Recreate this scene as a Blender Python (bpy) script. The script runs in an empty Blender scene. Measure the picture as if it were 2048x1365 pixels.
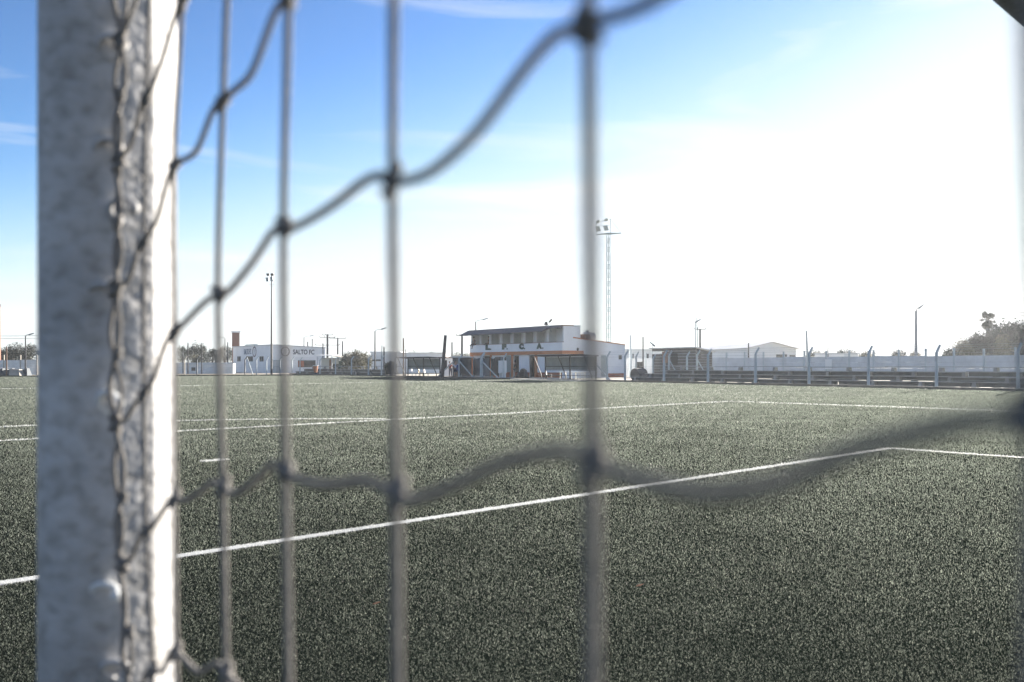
import bpy, math, random
import numpy as np
from mathutils import Vector, Matrix
R = math.radians
random.seed(4); rng = np.random.default_rng(7)
scene = bpy.context.scene
COL = scene.collection
F, CX, HY, H = 1780.0, 1024.0, 731.0, 1.30      # focal length and horizon in photo pixels, eye height in metres

# ---------------------------------------------------------------- camera
cam = bpy.data.cameras.new("camera"); cam_o = bpy.data.objects.new("camera", cam); COL.objects.link(cam_o)
cam.sensor_width = 36.0; cam.lens = 36.0*F/2048; cam.shift_y = (HY-682.5)/2048
cam_o.location = (0, 0, H); cam_o.rotation_euler = (R(90), 0, 0)
cam.clip_start = 0.01; cam.clip_end = 6000
cam.dof.use_dof = True; cam.dof.focus_distance = 65; cam.dof.aperture_fstop = 4.8; cam.dof.aperture_blades = 7
scene.camera = cam_o
# ---------------------------------------------------------------- light
SUN_AZ, SUN_EL = R(35.0), R(13.8)
w = bpy.data.worlds.new("World"); scene.world = w; w.use_nodes = True
nt = w.node_tree; nt.nodes.clear()
def nn(t, typ, **kw):
    n = t.nodes.new(typ)
    for k, v in kw.items(): setattr(n, k, v)
    return n
out = nn(nt, 'ShaderNodeOutputWorld'); bg = nn(nt, 'ShaderNodeBackground'); sky = nn(nt, 'ShaderNodeTexSky')
sky.sky_type = 'NISHITA'; sky.sun_disc = False; sky.sun_elevation = SUN_EL; sky.sun_rotation = SUN_AZ
sky.air_density = 1.0; sky.dust_density = 0.1; sky.ozone_density = 3.6; sky.altitude = 0
bg.inputs[1].default_value = 0.05
tc = nn(nt, 'ShaderNodeTexCoord'); mp = nn(nt, 'ShaderNodeMapping'); mp.inputs['Rotation'].default_value = (R(12), R(-14), R(-20)); mp.inputs['Scale'].default_value = (1.5, 1.2, 12)
nz = nn(nt, 'ShaderNodeTexNoise'); nz.inputs['Scale'].default_value = 1.3; nz.inputs['Detail'].default_value = 7; nz.inputs['Distortion'].default_value = .6
cr = nn(nt, 'ShaderNodeValToRGB'); cr.color_ramp.elements[0].position = .52; cr.color_ramp.elements[1].position = .78
cr.color_ramp.elements[1].color = (.75, .75, .75, 1)
mixc = nn(nt, 'ShaderNodeMix', data_type='RGBA'); mixc.inputs[7].default_value = (4.9, 5.0, 5.05, 1)
nt.links.new(tc.outputs['Generated'], mp.inputs[0]); nt.links.new(mp.outputs[0], nz.inputs['Vector']); nt.links.new(nz.outputs[0], cr.inputs[0])
nt.links.new(cr.outputs[0], mixc.inputs[0]); 
cap = nn(nt, 'ShaderNodeMix', data_type='RGBA', blend_type='DARKEN'); cap.inputs[0].default_value = 1; cap.inputs[7].default_value = (4.9, 5.0, 5.05, 1)
tint = nn(nt, 'ShaderNodeMix', data_type='RGBA', blend_type='MULTIPLY'); tint.inputs[0].default_value = 1; tint.inputs[7].default_value = (.178, .196, .200, 1)
nt.links.new(sky.outputs[0], tint.inputs[6]); gam = nn(nt, 'ShaderNodeGamma'); gam.inputs[1].default_value = 1.5; up = nn(nt, 'ShaderNodeMix', data_type='RGBA', blend_type='MULTIPLY'); up.inputs[0].default_value = 1; up.inputs[7].default_value = (5.0, 5.0, 5.0, 1)
nt.links.new(tint.outputs[2], gam.inputs[0]); nt.links.new(gam.outputs[0], up.inputs[6]); hs = nn(nt, 'ShaderNodeHueSaturation'); hs.inputs['Saturation'].default_value = .92; bw = nn(nt, 'ShaderNodeRGBToBW'); mrs = nn(nt, 'ShaderNodeMapRange', interpolation_type='SMOOTHSTEP'); mrs.inputs['From Min'].default_value = 1.6; mrs.inputs['From Max'].default_value = 4.6; mrs.inputs['To Max'].default_value = .9
pale = nn(nt, 'ShaderNodeMix', data_type='RGBA'); pale.inputs[7].default_value = (4.15, 4.42, 4.62, 1)
nt.links.new(up.outputs[2], bw.inputs[0]); nt.links.new(bw.outputs[0], mrs.inputs[0]); nt.links.new(mrs.outputs[0], pale.inputs[0]); nt.links.new(up.outputs[2], pale.inputs[6]); nt.links.new(pale.outputs[2], hs.inputs['Color']); nt.links.new(hs.outputs[0], cap.inputs[6]); nt.links.new(cap.outputs[2], mixc.inputs[6]); nt.links.new(mixc.outputs[2], bg.inputs[0]); nt.links.new(bg.outputs[0], out.inputs[0])
sl = bpy.data.lights.new("sun", 'SUN'); sl.energy = 5.0; sl.angle = R(.5); sl.color = (1, .93, .84)
so = bpy.data.objects.new("sun", sl); COL.objects.link(so)
SD = Vector((math.sin(SUN_AZ)*math.cos(SUN_EL), math.cos(SUN_AZ)*math.cos(SUN_EL), math.sin(SUN_EL)))
so.rotation_euler = SD.to_track_quat('Z', 'Y').to_euler()
vs = scene.view_settings; vs.view_transform = 'Standard'; vs.look = 'None'; vs.gamma = 1; vs.use_curve_mapping = False
vs.exposure = 2.15

# ---------------------------------------------------------------- materials
def mat(name, col, rough=.8, var=.15, scale=3.0, bump=0.0, bscale=None, metal=0, spec=.5, second=None, trans=0):
    m = bpy.data.materials.new(name); m.use_nodes = True; t = m.node_tree; b = t.nodes['Principled BSDF']
    b.inputs['Roughness'].default_value = rough; b.inputs['Metallic'].default_value = metal
    b.inputs['Specular IOR Level'].default_value = spec
    tcn = nn(t, 'ShaderNodeTexCoord'); n = nn(t, 'ShaderNodeTexNoise'); n.inputs['Scale'].default_value = scale; n.inputs['Detail'].default_value = 6; n.inputs['Roughness'].default_value = .65
    r = nn(t, 'ShaderNodeValToRGB'); r.color_ramp.elements[0].position = .3; r.color_ramp.elements[1].position = .7
    a = second if second else tuple(c*(1-var) for c in col)
    r.color_ramp.elements[0].color = (*a, 1); r.color_ramp.elements[1].color = (*[min(1, c*(1+var*.5)) for c in col], 1)
    t.links.new(tcn.outputs['Object'], n.inputs['Vector']); t.links.new(n.outputs[0], r.inputs[0]); t.links.new(r.outputs[0], b.inputs['Base Color'])
    if bump:
        n2 = nn(t, 'ShaderNodeTexNoise'); n2.inputs['Scale'].default_value = bscale or scale*6; n2.inputs['Detail'].default_value = 5
        bp = nn(t, 'ShaderNodeBump'); bp.inputs['Strength'].default_value = bump; bp.inputs['Distance'].default_value = .02
        t.links.new(tcn.outputs['Object'], n2.inputs['Vector']); t.links.new(n2.outputs[0], bp.inputs['Height']); t.links.new(bp.outputs[0], b.inputs['Normal'])
    if trans:
        tr = nn(t, 'ShaderNodeBsdfTranslucent'); mx = nn(t, 'ShaderNodeMixShader'); mx.inputs[0].default_value = trans
        t.links.new(r.outputs[0], tr.inputs[0]); t.links.new(b.outputs[0], mx.inputs[1]); t.links.new(tr.outputs[0], mx.inputs[2])
        t.links.new(mx.outputs[0], t.nodes['Material Output'].inputs[0])
    return m
M = {}
M['white'] = mat('white_wall', (.82, .83, .84), .85, .10, .5, .15, 8)
M['white2'] = mat('weathered_white', (.70, .71, .70), .9, .22, .9, .2, 6)
M['precast'] = mat('precast_concrete', (.58, .61, .63), .9, .22, .8, .2, 7)
M['orange'] = mat('orange_paint', (.50, .19, .08), .8, .2, 1.2)
M['tower'] = mat('brown_brick', (.13, .06, .045), .9, .3, 1.5)
M['brick'] = mat('red_brick', (.36, .12, .06), .85, .3, 2)
M['brown'] = mat('brown_tile', (.26, .16, .11), .85, .3, 2)
M['awning'] = mat('slate_awning', (.075, .08, .10), .7, .2, 2)
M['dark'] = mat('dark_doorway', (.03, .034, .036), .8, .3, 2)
M['room'] = mat('room_wall', (.52, .54, .52), .9, .15, 1)
M['green'] = mat('green_paint', (.004, .050, .036), .6, .15, 4)
M['black'] = mat('dark_paint', (.025, .028, .032), .6, .2, 2)
M['steel'] = mat('galvanised_steel', (.30, .36, .37), .5, .15, 3, metal=.4)
M['pale_steel'] = mat('pale_steel', (.20, .27, .28), .5, .12, 3, metal=.2)
M['conc'] = mat('painted_concrete_post', (.46, .52, .54), .85, .15, 3, .2, 20)
M['tan'] = mat('tan_wood', (.40, .36, .30), .85, .2, 3)
M['wood'] = mat('weathered_wood', (.070, .085, .098), .8, .4, 2.5, .3, 10)
M['plank'] = mat('grey_plank', (.30, .31, .315), .8, .35, 1.5, .2, 10)  # sunlit seat tops put into the colour: paler than the riser wood
M['dgrey'] = mat('blue_grey_paint', (.12, .15, .19), .7, .15, 2)
M['block'] = mat('block_concrete', (.22, .235, .24), .9, .2, 3)
M['shed'] = mat('shed_cladding', (.12, .115, .11), .85, .35, 1.2, .3, 6)
M['pole'] = mat('timber_pole', (.06, .06, .065), .8, .3, 3)
M['roof'] = mat('metal_roof', (.55, .53, .53), .45, .08, .3)
M['ware'] = mat('warehouse_wall', (.66, .69, .71), .7, .08, .2)
M['screen'] = mat('shade_cloth', (.045, .055, .062), .9, .35, .8)
M['panel'] = mat('smoky_panel', (.20, .23, .23), .45, .25, 1.5)
M['yellow'] = mat('yellow_plastic', (.7, .5, .12), .5)
M['plastic'] = mat('white_plastic', (.75, .76, .75), .4, .05)
M['skin'] = mat('skin', (.30, .17, .11), .6, .08); M['hair'] = mat('hair', (.015, .012, .01), .6)
M['shirtw'] = mat('white_shirt', (.68, .68, .74), .9, .08, 6); M['navy'] = mat('navy_cloth', (.02, .028, .06), .9, .2, 6)
M['shirtr'] = mat('red_shirt', (.42, .06, .06), .9, .15, 6); M['shirtb'] = mat('black_shirt', (.02, .02, .024), .9, .2, 6); M['shirtg'] = mat('grey_shirt', (.10, .11, .12), .9, .3, 6)
M['cord'] = mat('net_cord', (.62, .58, .53), .9, .30, 350, .9, 900, trans=.12)
M['slab'] = mat('concrete_slab', (.58, .54, .47), .9, .2, 1)
M['leafd'] = mat('dark_leaves', (.022, .036, .024), .6, .5, 1.5, trans=.05)
M['leafm'] = mat('green_leaves', (.04, .058, .034), .6, .5, 1.2, trans=.05)
M['leaft'] = mat('tan_leaves', (.16, .14, .09), .7, .5, 1.5, second=(.05, .065, .035), trans=.12)
M['bark'] = mat('bark', (.09, .075, .06), .9, .3, 5)
M['fleaf'] = mat('dry_leaf', (.40, .17, .07), .8)
M['blue'] = mat('blue_cloth', (.03, .06, .20), .8)

# ---------------------------------------------------------------- mesh builder
class MB:
    def __init__(s): s.v = []; s.f = []
    def add(s, vs_, fs):
        o = len(s.v); s.v += [tuple(p) for p in vs_]; s.f += [tuple(i+o for i in f) for f in fs]; return s
    def box(s, x0, x1, y0, y1, z0, z1):
        return s.add([(x0,y0,z0),(x1,y0,z0),(x1,y1,z0),(x0,y1,z0),(x0,y0,z1),(x1,y0,z1),(x1,y1,z1),(x0,y1,z1)],
                     [(0,3,2,1),(4,5,6,7),(0,1,5,4),(1,2,6,5),(2,3,7,6),(3,0,4,7)])
    def hexa(s, p):   # eight points: bottom four then top four
        return s.add(p, [(0,3,2,1),(4,5,6,7),(0,1,5,4),(1,2,6,5),(2,3,7,6),(3,0,4,7)])
    def beam(s, a, b, w_, h_=None, w2=None):
        a = Vector(a); b = Vector(b); h_ = h_ or w_; d = (b-a).normalized()
        up = Vector((0,0,1)) if abs(d.z) < .9 else Vector((0,1,0))
        x = d.cross(up).normalized(); y = x.cross(d).normalized(); k = (w2 or w_)/w_
        p = [a-x*w_/2-y*h_/2, a+x*w_/2-y*h_/2, a+x*w_/2+y*h_/2, a-x*w_/2+y*h_/2]
        q = [b-x*w_*k/2-y*h_*k/2, b+x*w_*k/2-y*h_*k/2, b+x*w_*k/2+y*h_*k/2, b-x*w_*k/2+y*h_*k/2]
        return s.hexa(p+q)
    def tube(s, pts, rad, seg=8, cap=True):
        pts = [Vector(p) for p in pts]; n = len(pts); rs = rad if isinstance(rad, (list, tuple)) else [rad]*n
        o = len(s.v); px_ = None
        for i, p in enumerate(pts):
            d = (pts[min(i+1, n-1)]-pts[max(i-1, 0)]).normalized()
            if px_ is None:
                up = Vector((0,0,1)) if abs(d.z) < .9 else Vector((1,0,0)); x = d.cross(up).normalized()
            else: x = (px_-d*px_.dot(d)).normalized()
            px_ = x; y = d.cross(x)
            for k in range(seg):
                a = 2*math.pi*k/seg; s.v.append(tuple(p+(x*math.cos(a)+y*math.sin(a))*rs[i]))
        for i in range(n-1):
            for k in range(seg):
                k2 = (k+1) % seg; s.f.append((o+i*seg+k, o+i*seg+k2, o+(i+1)*seg+k2, o+(i+1)*seg+k))
        if cap:
            s.f.append(tuple(o+k for k in reversed(range(seg)))); s.f.append(tuple(o+(n-1)*seg+k for k in range(seg)))
        return s
    def ball(s, c, r, rz=None, seg=8, rings=6):
        rz = rz or r; vs_ = [(c[0], c[1], c[2]+rz)]; fs = []
        for i in range(1, rings):
            t = math.pi*i/rings
            for k in range(seg):
                a = 2*math.pi*k/seg; vs_.append((c[0]+r*math.sin(t)*math.cos(a), c[1]+r*math.sin(t)*math.sin(a), c[2]+rz*math.cos(t)))
        vs_.append((c[0], c[1], c[2]-rz)); L = len(vs_)-1
        for k in range(seg):
            k2 = (k+1) % seg; fs.append((0, 1+k, 1+k2)); fs.append((L, 1+(rings-2)*seg+k2, 1+(rings-2)*seg+k))
            for i in range(rings-2):
                fs.append((1+i*seg+k, 1+(i+1)*seg+k, 1+(i+1)*seg+k2, 1+i*seg+k2))
        return s.add(vs_, fs)
    def prism(s, poly, z0, z1):
        n = len(poly); return s.add([(p[0],p[1],z0) for p in poly]+[(p[0],p[1],z1) for p in poly],
            [tuple(reversed(range(n))), tuple(range(n, 2*n))]+[(i,(i+1)%n,n+(i+1)%n,n+i) for i in range(n)])
    def build(s, name, m, parent=None, smooth=False, bevel=0):
        me = bpy.data.meshes.new(name); me.from_pydata(s.v, [], s.f); me.update()
        me.materials.append(m)
        if smooth:
            for p in me.polygons: p.use_smooth = True
        o = bpy.data.objects.new(name, me); COL.objects.link(o)
        if parent: o.parent = parent
        if bevel:
            b = o.modifiers.new('b', 'BEVEL'); b.width = bevel; b.segments = 2; b.limit_method = 'ANGLE'
        return o
def tag(o, label=None, cat=None, group=None, kind=None):
    if label: o['label'] = label
    if cat: o['category'] = cat
    if group: o['group'] = group
    if kind: o['kind'] = kind
    return o
def thing(name, label, cat, loc=(0,0,0), rz=0, group=None):
    o = bpy.data.objects.new(name, None); COL.objects.link(o); o.location = loc; o.rotation_euler = (0,0,rz)
    return tag(o, label, cat, group)
def at(px, py, Z): return Vector(((px-CX)/F*Z, Z, H+(HY-py)/F*Z))
def gnd(px, py):
    Z = F*H/(py-HY); return Vector(((px-CX)/F*Z, Z, 0))
def gx(px, Z): return (px-CX)/F*Z
E = Vector((.5640, -.8258)).normalized(); N = Vector((-E.y, E.x)); RZ = math.atan2(E.y, E.x)
class Frame:      # local x runs along the touchline towards the camera, local y away from the pitch
    def __init__(s, ox, oy): s.o = Vector((ox, oy))
    def front(s, px, py=HY, yl=0):
        k = (px-CX)/F; Z = (yl+s.o.dot(N))/(k*N.x+N.y); p = Vector((k*Z, Z)); return ((p-s.o).dot(E), H+(HY-py)/F*Z)
    def side(s, px, py=HY, xl=0):
        k = (px-CX)/F; Z = (xl+s.o.dot(E))/(k*E.x+E.y); p = Vector((k*Z, Z)); return ((p-s.o).dot(N), H+(HY-py)/F*Z)
    def world(s, x, y, z=0): p = s.o+E*x+N*y; return Vector((p.x, p.y, z))

# ---------------------------------------------------------------- the ground
gm = mat('dry_ground', (.46, .40, .32), .95, .35, .15, .3, 3, second=(.30, .28, .20))
g = MB().add([(-3000,-300,-.03),(3000,-300,-.03),(3000,4000,-.03),(-3000,4000,-.03)], [(0,1,2,3)]).build('ground', gm); tag(g, kind='structure')
FE = Frame(25.3, 44.3)
Lx0 = FE.front(586)[0]
c0 = FE.world(Lx0, -.7); c1 = FE.world(75, -.7)
farl = (gnd(350, 749.4), gnd(0, 751.4)); fl2 = farl[1]+(farl[1]-farl[0])*2.2
turf_m = mat('rubber_infill', (.014, .018, .015), .95, .5, 60, .8, 300, spec=0, second=(.006, .008, .007))
tp = [c0, c1, Vector((c1.x-70, c1.y-45, 0)), Vector((-90, -40, 0)), Vector((fl2.x-10, fl2.y, 0)), Vector((farl[1].x, farl[1].y, 0)), Vector((farl[0].x, farl[0].y, 0))]
tag(MB().prism([(p.x, p.y) for p in tp], -.025, 0.0).build('pitch_turf', turf_m), kind='structure')

# -------- artificial turf pile: blades whose spacing opens with distance, coloured white where a line is tufted
def seg_dist(P, a, b):
    a = np.array(a[:2]); b = np.array(b[:2]); d = b-a; L = np.hypot(*d); d = d/L
    r = P-a; t = np.clip(r@d, 0, L); q = r-t[:, None]*d; return np.hypot(q[:, 0], q[:, 1])
gA, gB = gnd(0, 1168), gnd(1780, 898); gC = gnd(2048, 916.5)
pA, pB = gnd(0, 883), gnd(1461, 804.4); pC = gnd(1985, 822.5)
def ext(a, b, k): return b+(b-a)*k
spot = gnd(428, 922)
n_goal = Vector((-(pB-pA).y, (pB-pA).x, 0)).normalized()
u_goal = Vector((n_goal.y, -n_goal.x, 0))
postc = Vector((-.362, .80, 0))
half_c = postc+n_goal*52.5
LINES = {
 'goal_area_line': [(ext(gB, gA, .35), gB), (gB, ext(gB, gC, 2.5))],
 'penalty_area_line': [(ext(pB, pA, .3), pB), (pB, ext(pB, pC, 1.6))],
 'halfway_line': [(half_c-u_goal*34, half_c+u_goal*55)],
 'penalty_arc': [], 'penalty_mark': [(spot-u_goal*.10, spot+u_goal*.10)]}
arc = []
for i in range(61):
    a = i/60*2*math.pi; p = spot+Vector((math.cos(a), math.sin(a), 0))*9.3
    arc.append(p)
nv = n_goal; dpen = (pA-spot).dot(nv)
for i in range(60):
    if (arc[i]-spot).dot(nv) > dpen-.1 and (arc[i+1]-spot).dot(nv) > dpen-.1: LINES['penalty_arc'].append((arc[i], arc[i+1]))
LW = {k: .11 for k in LINES}; LW['penalty_mark'] = .20
NB = 3300000
rr = rng.uniform(1.9**.45, 112**.45, NB)**(1/.45); aa = rng.uniform(R(-50), R(50), NB)
P = np.stack([rr*np.sin(aa), rr*np.cos(aa)], 1)
# keep inside the pitch
poly = [(p.x, p.y) for p in tp]; inside = np.zeros(NB, bool); j = len(poly)-1
for i in range(len(poly)):
    xi, yi = poly[i]; xj, yj = poly[j]
    c = ((yi > P[:, 1]) != (yj > P[:, 1])) & (P[:, 0] < (xj-xi)*(P[:, 1]-yi)/(yj-yi+1e-9)+xi); inside ^= c; j = i
P = P[inside]; rr = rr[inside]; n = len(P)
wd = np.full(n, -1); names = list(LINES)
for ki, k in enumerate(names):
    for a, b in LINES[k]:
        d = seg_dist(P, a, b); wd[d < LW[k]/2*(1+rng.normal(0, .10, n))+.003] = ki
x, y = P[:, 0], P[:, 1]
patch = np.sin(x*1.7+2*np.sin(y*.9))*np.sin(y*2.3+1.5*np.sin(x*1.1))+.7*np.sin(x*5.1+y*3.3)*np.sin(y*6.1-x*2.2+1)+.5*np.sin(x*.35-y*.27+2)
def blades(name, P, rr, patch, m, hmul=1.0):
    n = len(P); wdt = np.clip(.0011*(rr/4)**1.0, .0010, .024)*rng.uniform(.6, 1.4, n); h = (.0012+.0014*np.minimum(rr, 42))*hmul*rng.uniform(.55, 1.25, n)*(1+.13*patch)
    yaw = rng.uniform(0, 2*np.pi, n); ln = rng.uniform(0, 2*np.pi, n); la = np.abs(rng.normal(.40, .38, n))*h*(1+.25*patch)
    b = np.zeros((n, 5, 3)); dx = np.cos(yaw)*wdt/2; dy = np.sin(yaw)*wdt/2; lx = np.cos(ln)*la; ly = np.sin(ln)*la
    for i, (f_, lf, zf) in enumerate(((1, 0, -.1), (-1, 0, -.1), (.9, .35, .62), (-.9, .35, .62), (0, 1, 1))):
        b[:, i, 0] = P[:, 0]+dx*f_+lx*lf; b[:, i, 1] = P[:, 1]+dy*f_+ly*lf; b[:, i, 2] = h*zf
    me = bpy.data.meshes.new(name); me.vertices.add(n*5); me.vertices.foreach_set('co', b.reshape(-1))
    base = (np.arange(n)*5)[:, None]; idx = np.concatenate([base+[0, 1, 3, 2], base+[2, 3, 4]], 1).reshape(-1)
    me.loops.add(n*7); me.loops.foreach_set('vertex_index', idx.astype(np.int32))
    ls = np.stack([np.arange(n)*7, np.arange(n)*7+4], 1).reshape(-1); me.polygons.add(n*2); me.polygons.foreach_set('loop_start', ls.astype(np.int32))
    me.update(calc_edges=True); me.materials.append(m)
    o = bpy.data.objects.new(name, me); COL.objects.link(o); return o
def blade_mat(name, c1_, c2_, rough, tr, tboost=1.0):
    m = bpy.data.materials.new(name); m.use_nodes = True; t = m.node_tree; b = t.nodes['Principled BSDF']
    b.inputs['Roughness'].default_value = rough; b.inputs['Specular IOR Level'].default_value = .22
    gi = nn(t, 'ShaderNodeNewGeometry'); r = nn(t, 'ShaderNodeValToRGB'); r.color_ramp.elements[0].color = (*c1_, 1); r.color_ramp.elements[1].color = (*c2_, 1); r.color_ramp.elements[1].position = .88; e_ = r.color_ramp.elements.new(.93); e_.color = (*[min(.8, c*1.5) for c in c2_], 1)  # a few paler blades stand in for sun glints on the fibres
    t.links.new(gi.outputs['Random Per Island'], r.inputs[0]); ns = nn(t, 'ShaderNodeTexNoise'); ns.inputs['Scale'].default_value = .45; ns.inputs['Detail'].default_value = 6; ns.inputs['Roughness'].default_value = .7
    mr = nn(t, 'ShaderNodeMapRange'); mr.inputs['From Min'].default_value = .3; mr.inputs['From Max'].default_value = .7; mr.inputs['To Min'].default_value = .68; mr.inputs['To Max'].default_value = 1.2
    r_ = r; r = nn(t, 'ShaderNodeVectorMath', operation='SCALE'); t.links.new(gi.outputs['Position'], ns.inputs['Vector']); t.links.new(ns.outputs[0], mr.inputs[0]); t.links.new(r_.outputs[0], r.inputs[0]); t.links.new(mr.outputs[0], r.inputs['Scale']); t.links.new(r.outputs[0], b.inputs['Base Color'])
    trn = nn(t, 'ShaderNodeBsdfTranslucent'); mx = nn(t, 'ShaderNodeMixShader'); mx.inputs[0].default_value = tr
    tb = nn(t, 'ShaderNodeVectorMath', operation='SCALE'); tb.inputs['Scale'].default_value = tboost; t.links.new(r.outputs[0], tb.inputs[0]); t.links.new(tb.outputs[0], trn.inputs[0]); t.links.new(b.outputs[0], mx.inputs[1]); t.links.new(trn.outputs[0], mx.inputs[2]); t.links.new(mx.outputs[0], t.nodes['Material Output'].inputs[0])
    return m
M['blade'] = blade_mat('turf_fibre', (.026, .034, .028), (.124, .137, .113), .46, .55, 1.75)
M['wblade'] = blade_mat('white_turf_fibre', (.60, .62, .60), (.80, .80, .77), .5, .35)
s_ = wd < 0
tag(blades('grass', P[s_], rr[s_], patch[s_], M['blade']), kind='stuff')
for ki, k in enumerate(names):
    s_ = wd == ki
    # extra tufts so that the marking is dense
    Pk = np.repeat(P[s_], 3, 0); rk = np.repeat(rr[s_], 3); Pk = Pk+rng.normal(0, .012, Pk.shape)
    o = blades(k, Pk, rk, np.zeros(len(Pk)), M['wblade'], 1.08); tag(o, kind='structure')
    mb = MB()
    for a, b in LINES[k]:
        d = (b-a).normalized(); q = Vector((-d.y, d.x, 0))*LW[k]*.46
        mb.add([Vector((*(a-q).xy, .006)), Vector((*(b-q).xy, .006)), Vector((*(b+q).xy, .006)), Vector((*(a+q).xy, .006))], [(0,1,2,3)])
    mb.build('painted_backing', M['wblade'], o)
for px_, py_, lab in ((745, 1222, 'small reddish dry leaf lying on the turf, left of centre'), (1272, 1185, 'small orange dry leaf lying on the turf, right of centre')):
    p = gnd(px_, py_); mb = MB()
    mb.add([(0,0,0),(.018,.012,.006),(.045,.0,.012),(.018,-.014,.004)], [(0,1,2,3)]).add([(0,0,.002),(.018,.012,.008),(.045,.0,.014),(.018,-.014,.006)], [(3,2,1,0)])
    o = mb.build('fallen_leaf', M['fleaf']); o.location = (p.x, p.y, .035); tag(o, lab, 'leaf')

# ================================================================ goal post, crossbar
goal = thing('football_goal', 'weathered white goal frame with pitted post at the left edge', 'goal', postc)
def post_mat():
    m = mat('pitted_white_paint', (.50, .52, .53), .75, .0, 3); t = m.node_tree; b = t.nodes['Principled BSDF']
    tcn = nn(t, 'ShaderNodeTexCoord'); mp_ = nn(t, 'ShaderNodeMapping'); mp_.inputs['Scale'].default_value = (1, 1, 1.4)
    n1 = nn(t, 'ShaderNodeTexNoise'); n1.inputs['Scale'].default_value = 62; n1.inputs['Detail'].default_value = 3
    n2 = nn(t, 'ShaderNodeTexNoise'); n2.inputs['Scale'].default_value = 9; n2.inputs['Detail'].default_value = 4
    r1 = nn(t, 'ShaderNodeValToRGB'); r1.color_ramp.elements[0].position = .28; r1.color_ramp.elements[1].position = .55
    r1.color_ramp.elements[0].color = (.36, .345, .32, 1); r1.color_ramp.elements[1].color = (.56, .55, .54, 1)
    r2 = nn(t, 'ShaderNodeValToRGB'); r2.color_ramp.elements[0].position = .35; r2.color_ramp.elements[1].position = .65
    r2.color_ramp.elements[0].color = (.72, .72, .72, 1); r2.color_ramp.elements[1].color = (1, 1, 1, 1)
    mm = nn(t, 'ShaderNodeMix', data_type='RGBA', blend_type='MULTIPLY'); mm.inputs[0].default_value = 1
    bp = nn(t, 'ShaderNodeBump'); bp.inputs['Strength'].default_value = .8; bp.inputs['Distance'].default_value = .004
    L = t.links.new
    L(tcn.outputs['Object'], mp_.inputs[0]); L(mp_.outputs[0], n1.inputs['Vector']); L(mp_.outputs[0], n2.inputs['Vector'])
    L(n1.outputs[0], r1.inputs[0]); L(n2.outputs[0], r2.inputs[0]); L(r1.outputs[0], mm.inputs[6]); L(r2.outputs[0], mm.inputs[7]); L(mm.outputs[2], b.inputs['Base Color'])
    L(n1.outputs[0], bp.inputs['Height']); L(bp.outputs[0], b.inputs['Normal']); return m
PM = post_mat()
vq = Vector((-postc.x, -postc.y)).normalized(); vr = Vector((-vq.y, vq.x))          # towards the net side, and across
prof = [(-.0573,-.004),(-.0568,.010),(-.053,.024),(-.045,.035),(-.033,.043),(-.018,.0475),(-.002,.048),(.006,.0465),(.0095,.043),(.0125,.0405),(.034,.031),(.0375,.0275),(.0585,-.016),(.0580,-.028),(.050,-.044),(.030,-.055),(0,-.058),(-.030,-.052),(-.050,-.035)]
def wp(r_, q_): return vr*r_+vq*q_
ring = [wp(r_, q_) for r_, q_ in prof]
def post(parent, off):
    mb = MB(); zs = [0, .5, 1.0, 1.5, 2.0, 2.50]; nP = len(ring)
    vs_ = [(p.x+off.x, p.y+off.y, z) for z in zs for p in ring]; fs = []
    for i in range(len(zs)-1):
        for k in range(nP):
            k2 = (k+1) % nP; fs.append((i*nP+k2, i*nP+k, (i+1)*nP+k, (i+1)*nP+k2))
    fs.append(tuple(range(nP))); fs.append(tuple(reversed(range((len(zs)-1)*nP, len(zs)*nP))))
    mb.add(vs_, fs); o = mb.build('post', PM, parent, smooth=True)
    o.data.polygons.foreach_set('use_smooth', [True]*len(o.data.polygons))
    es = o.modifiers.new('e', 'EDGE_SPLIT'); es.split_angle = R(24); return o
post(goal, Vector((0, 0))); gd = Vector((.710, .704))
post(goal, gd*7.32)
MB().tube([(gd.x*.03, gd.y*.03, 2.415), (gd.x*7.29, gd.y*7.29, 2.415)], .058, 24).build('crossbar', PM, goal, smooth=True)
# ================================================================ net
net = thing('goal_net', 'knotted beige cord net stretched across the near foreground', 'goal net')
cols = {}   # px anchors of knots per column: (Z, {row: (px, py)})
cols[0] = (.735, {-3:(240,78), -2:(238,322), -1:(232,578), 0:(232,846), 1:(244,1128), 2:(256,1395)})
cols[1] = (.700, {-3:(300,-85), -2:(292,198), -1:(288,485), 0:(288,785), 1:(292,1062), 2:(305,1340)})
cols[2] = (.637, {-3:(372,-330), -2:(364,5), -1:(348,334), 0:(349,665), 1:(349,998), 2:(352,1303)})
cols[3] = (.552, {-2:(460,-178), -1:(446,205), 0:(436,588), 1:(446,975), 2:(452,1345)})
cols[4] = (.442, {-2:(582,-480), -1:(577,-5), 0:(567,455), 1:(571,942), 2:(578,1420)})
cols[5] = (.342, {-1:(790,-265), 0:(785,360), 1:(792,985), 2:(795,1610)})
cols[6] = (.243, {-1:(1182,-830), 0:(1178,50), 1:(1185,928), 2:(1184,1810)})
K = {}
for c, (Z, d) in cols.items():
    for r_, (a, b) in d.items(): K[c, r_] = at(a, b, Z)
base6 = K[6, 1]
K[7, 1] = at(2080, 842, .150); K[7, 0] = K[7, 1]+Vector((-.002, 0, .120)); 
for c in range(8, 17):
    for r_ in (0, 1): K[c, r_] = K[7, r_]+Vector((.064*(c-7), -.100*(c-7), .010*math.sin(c*2.1)))
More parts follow.
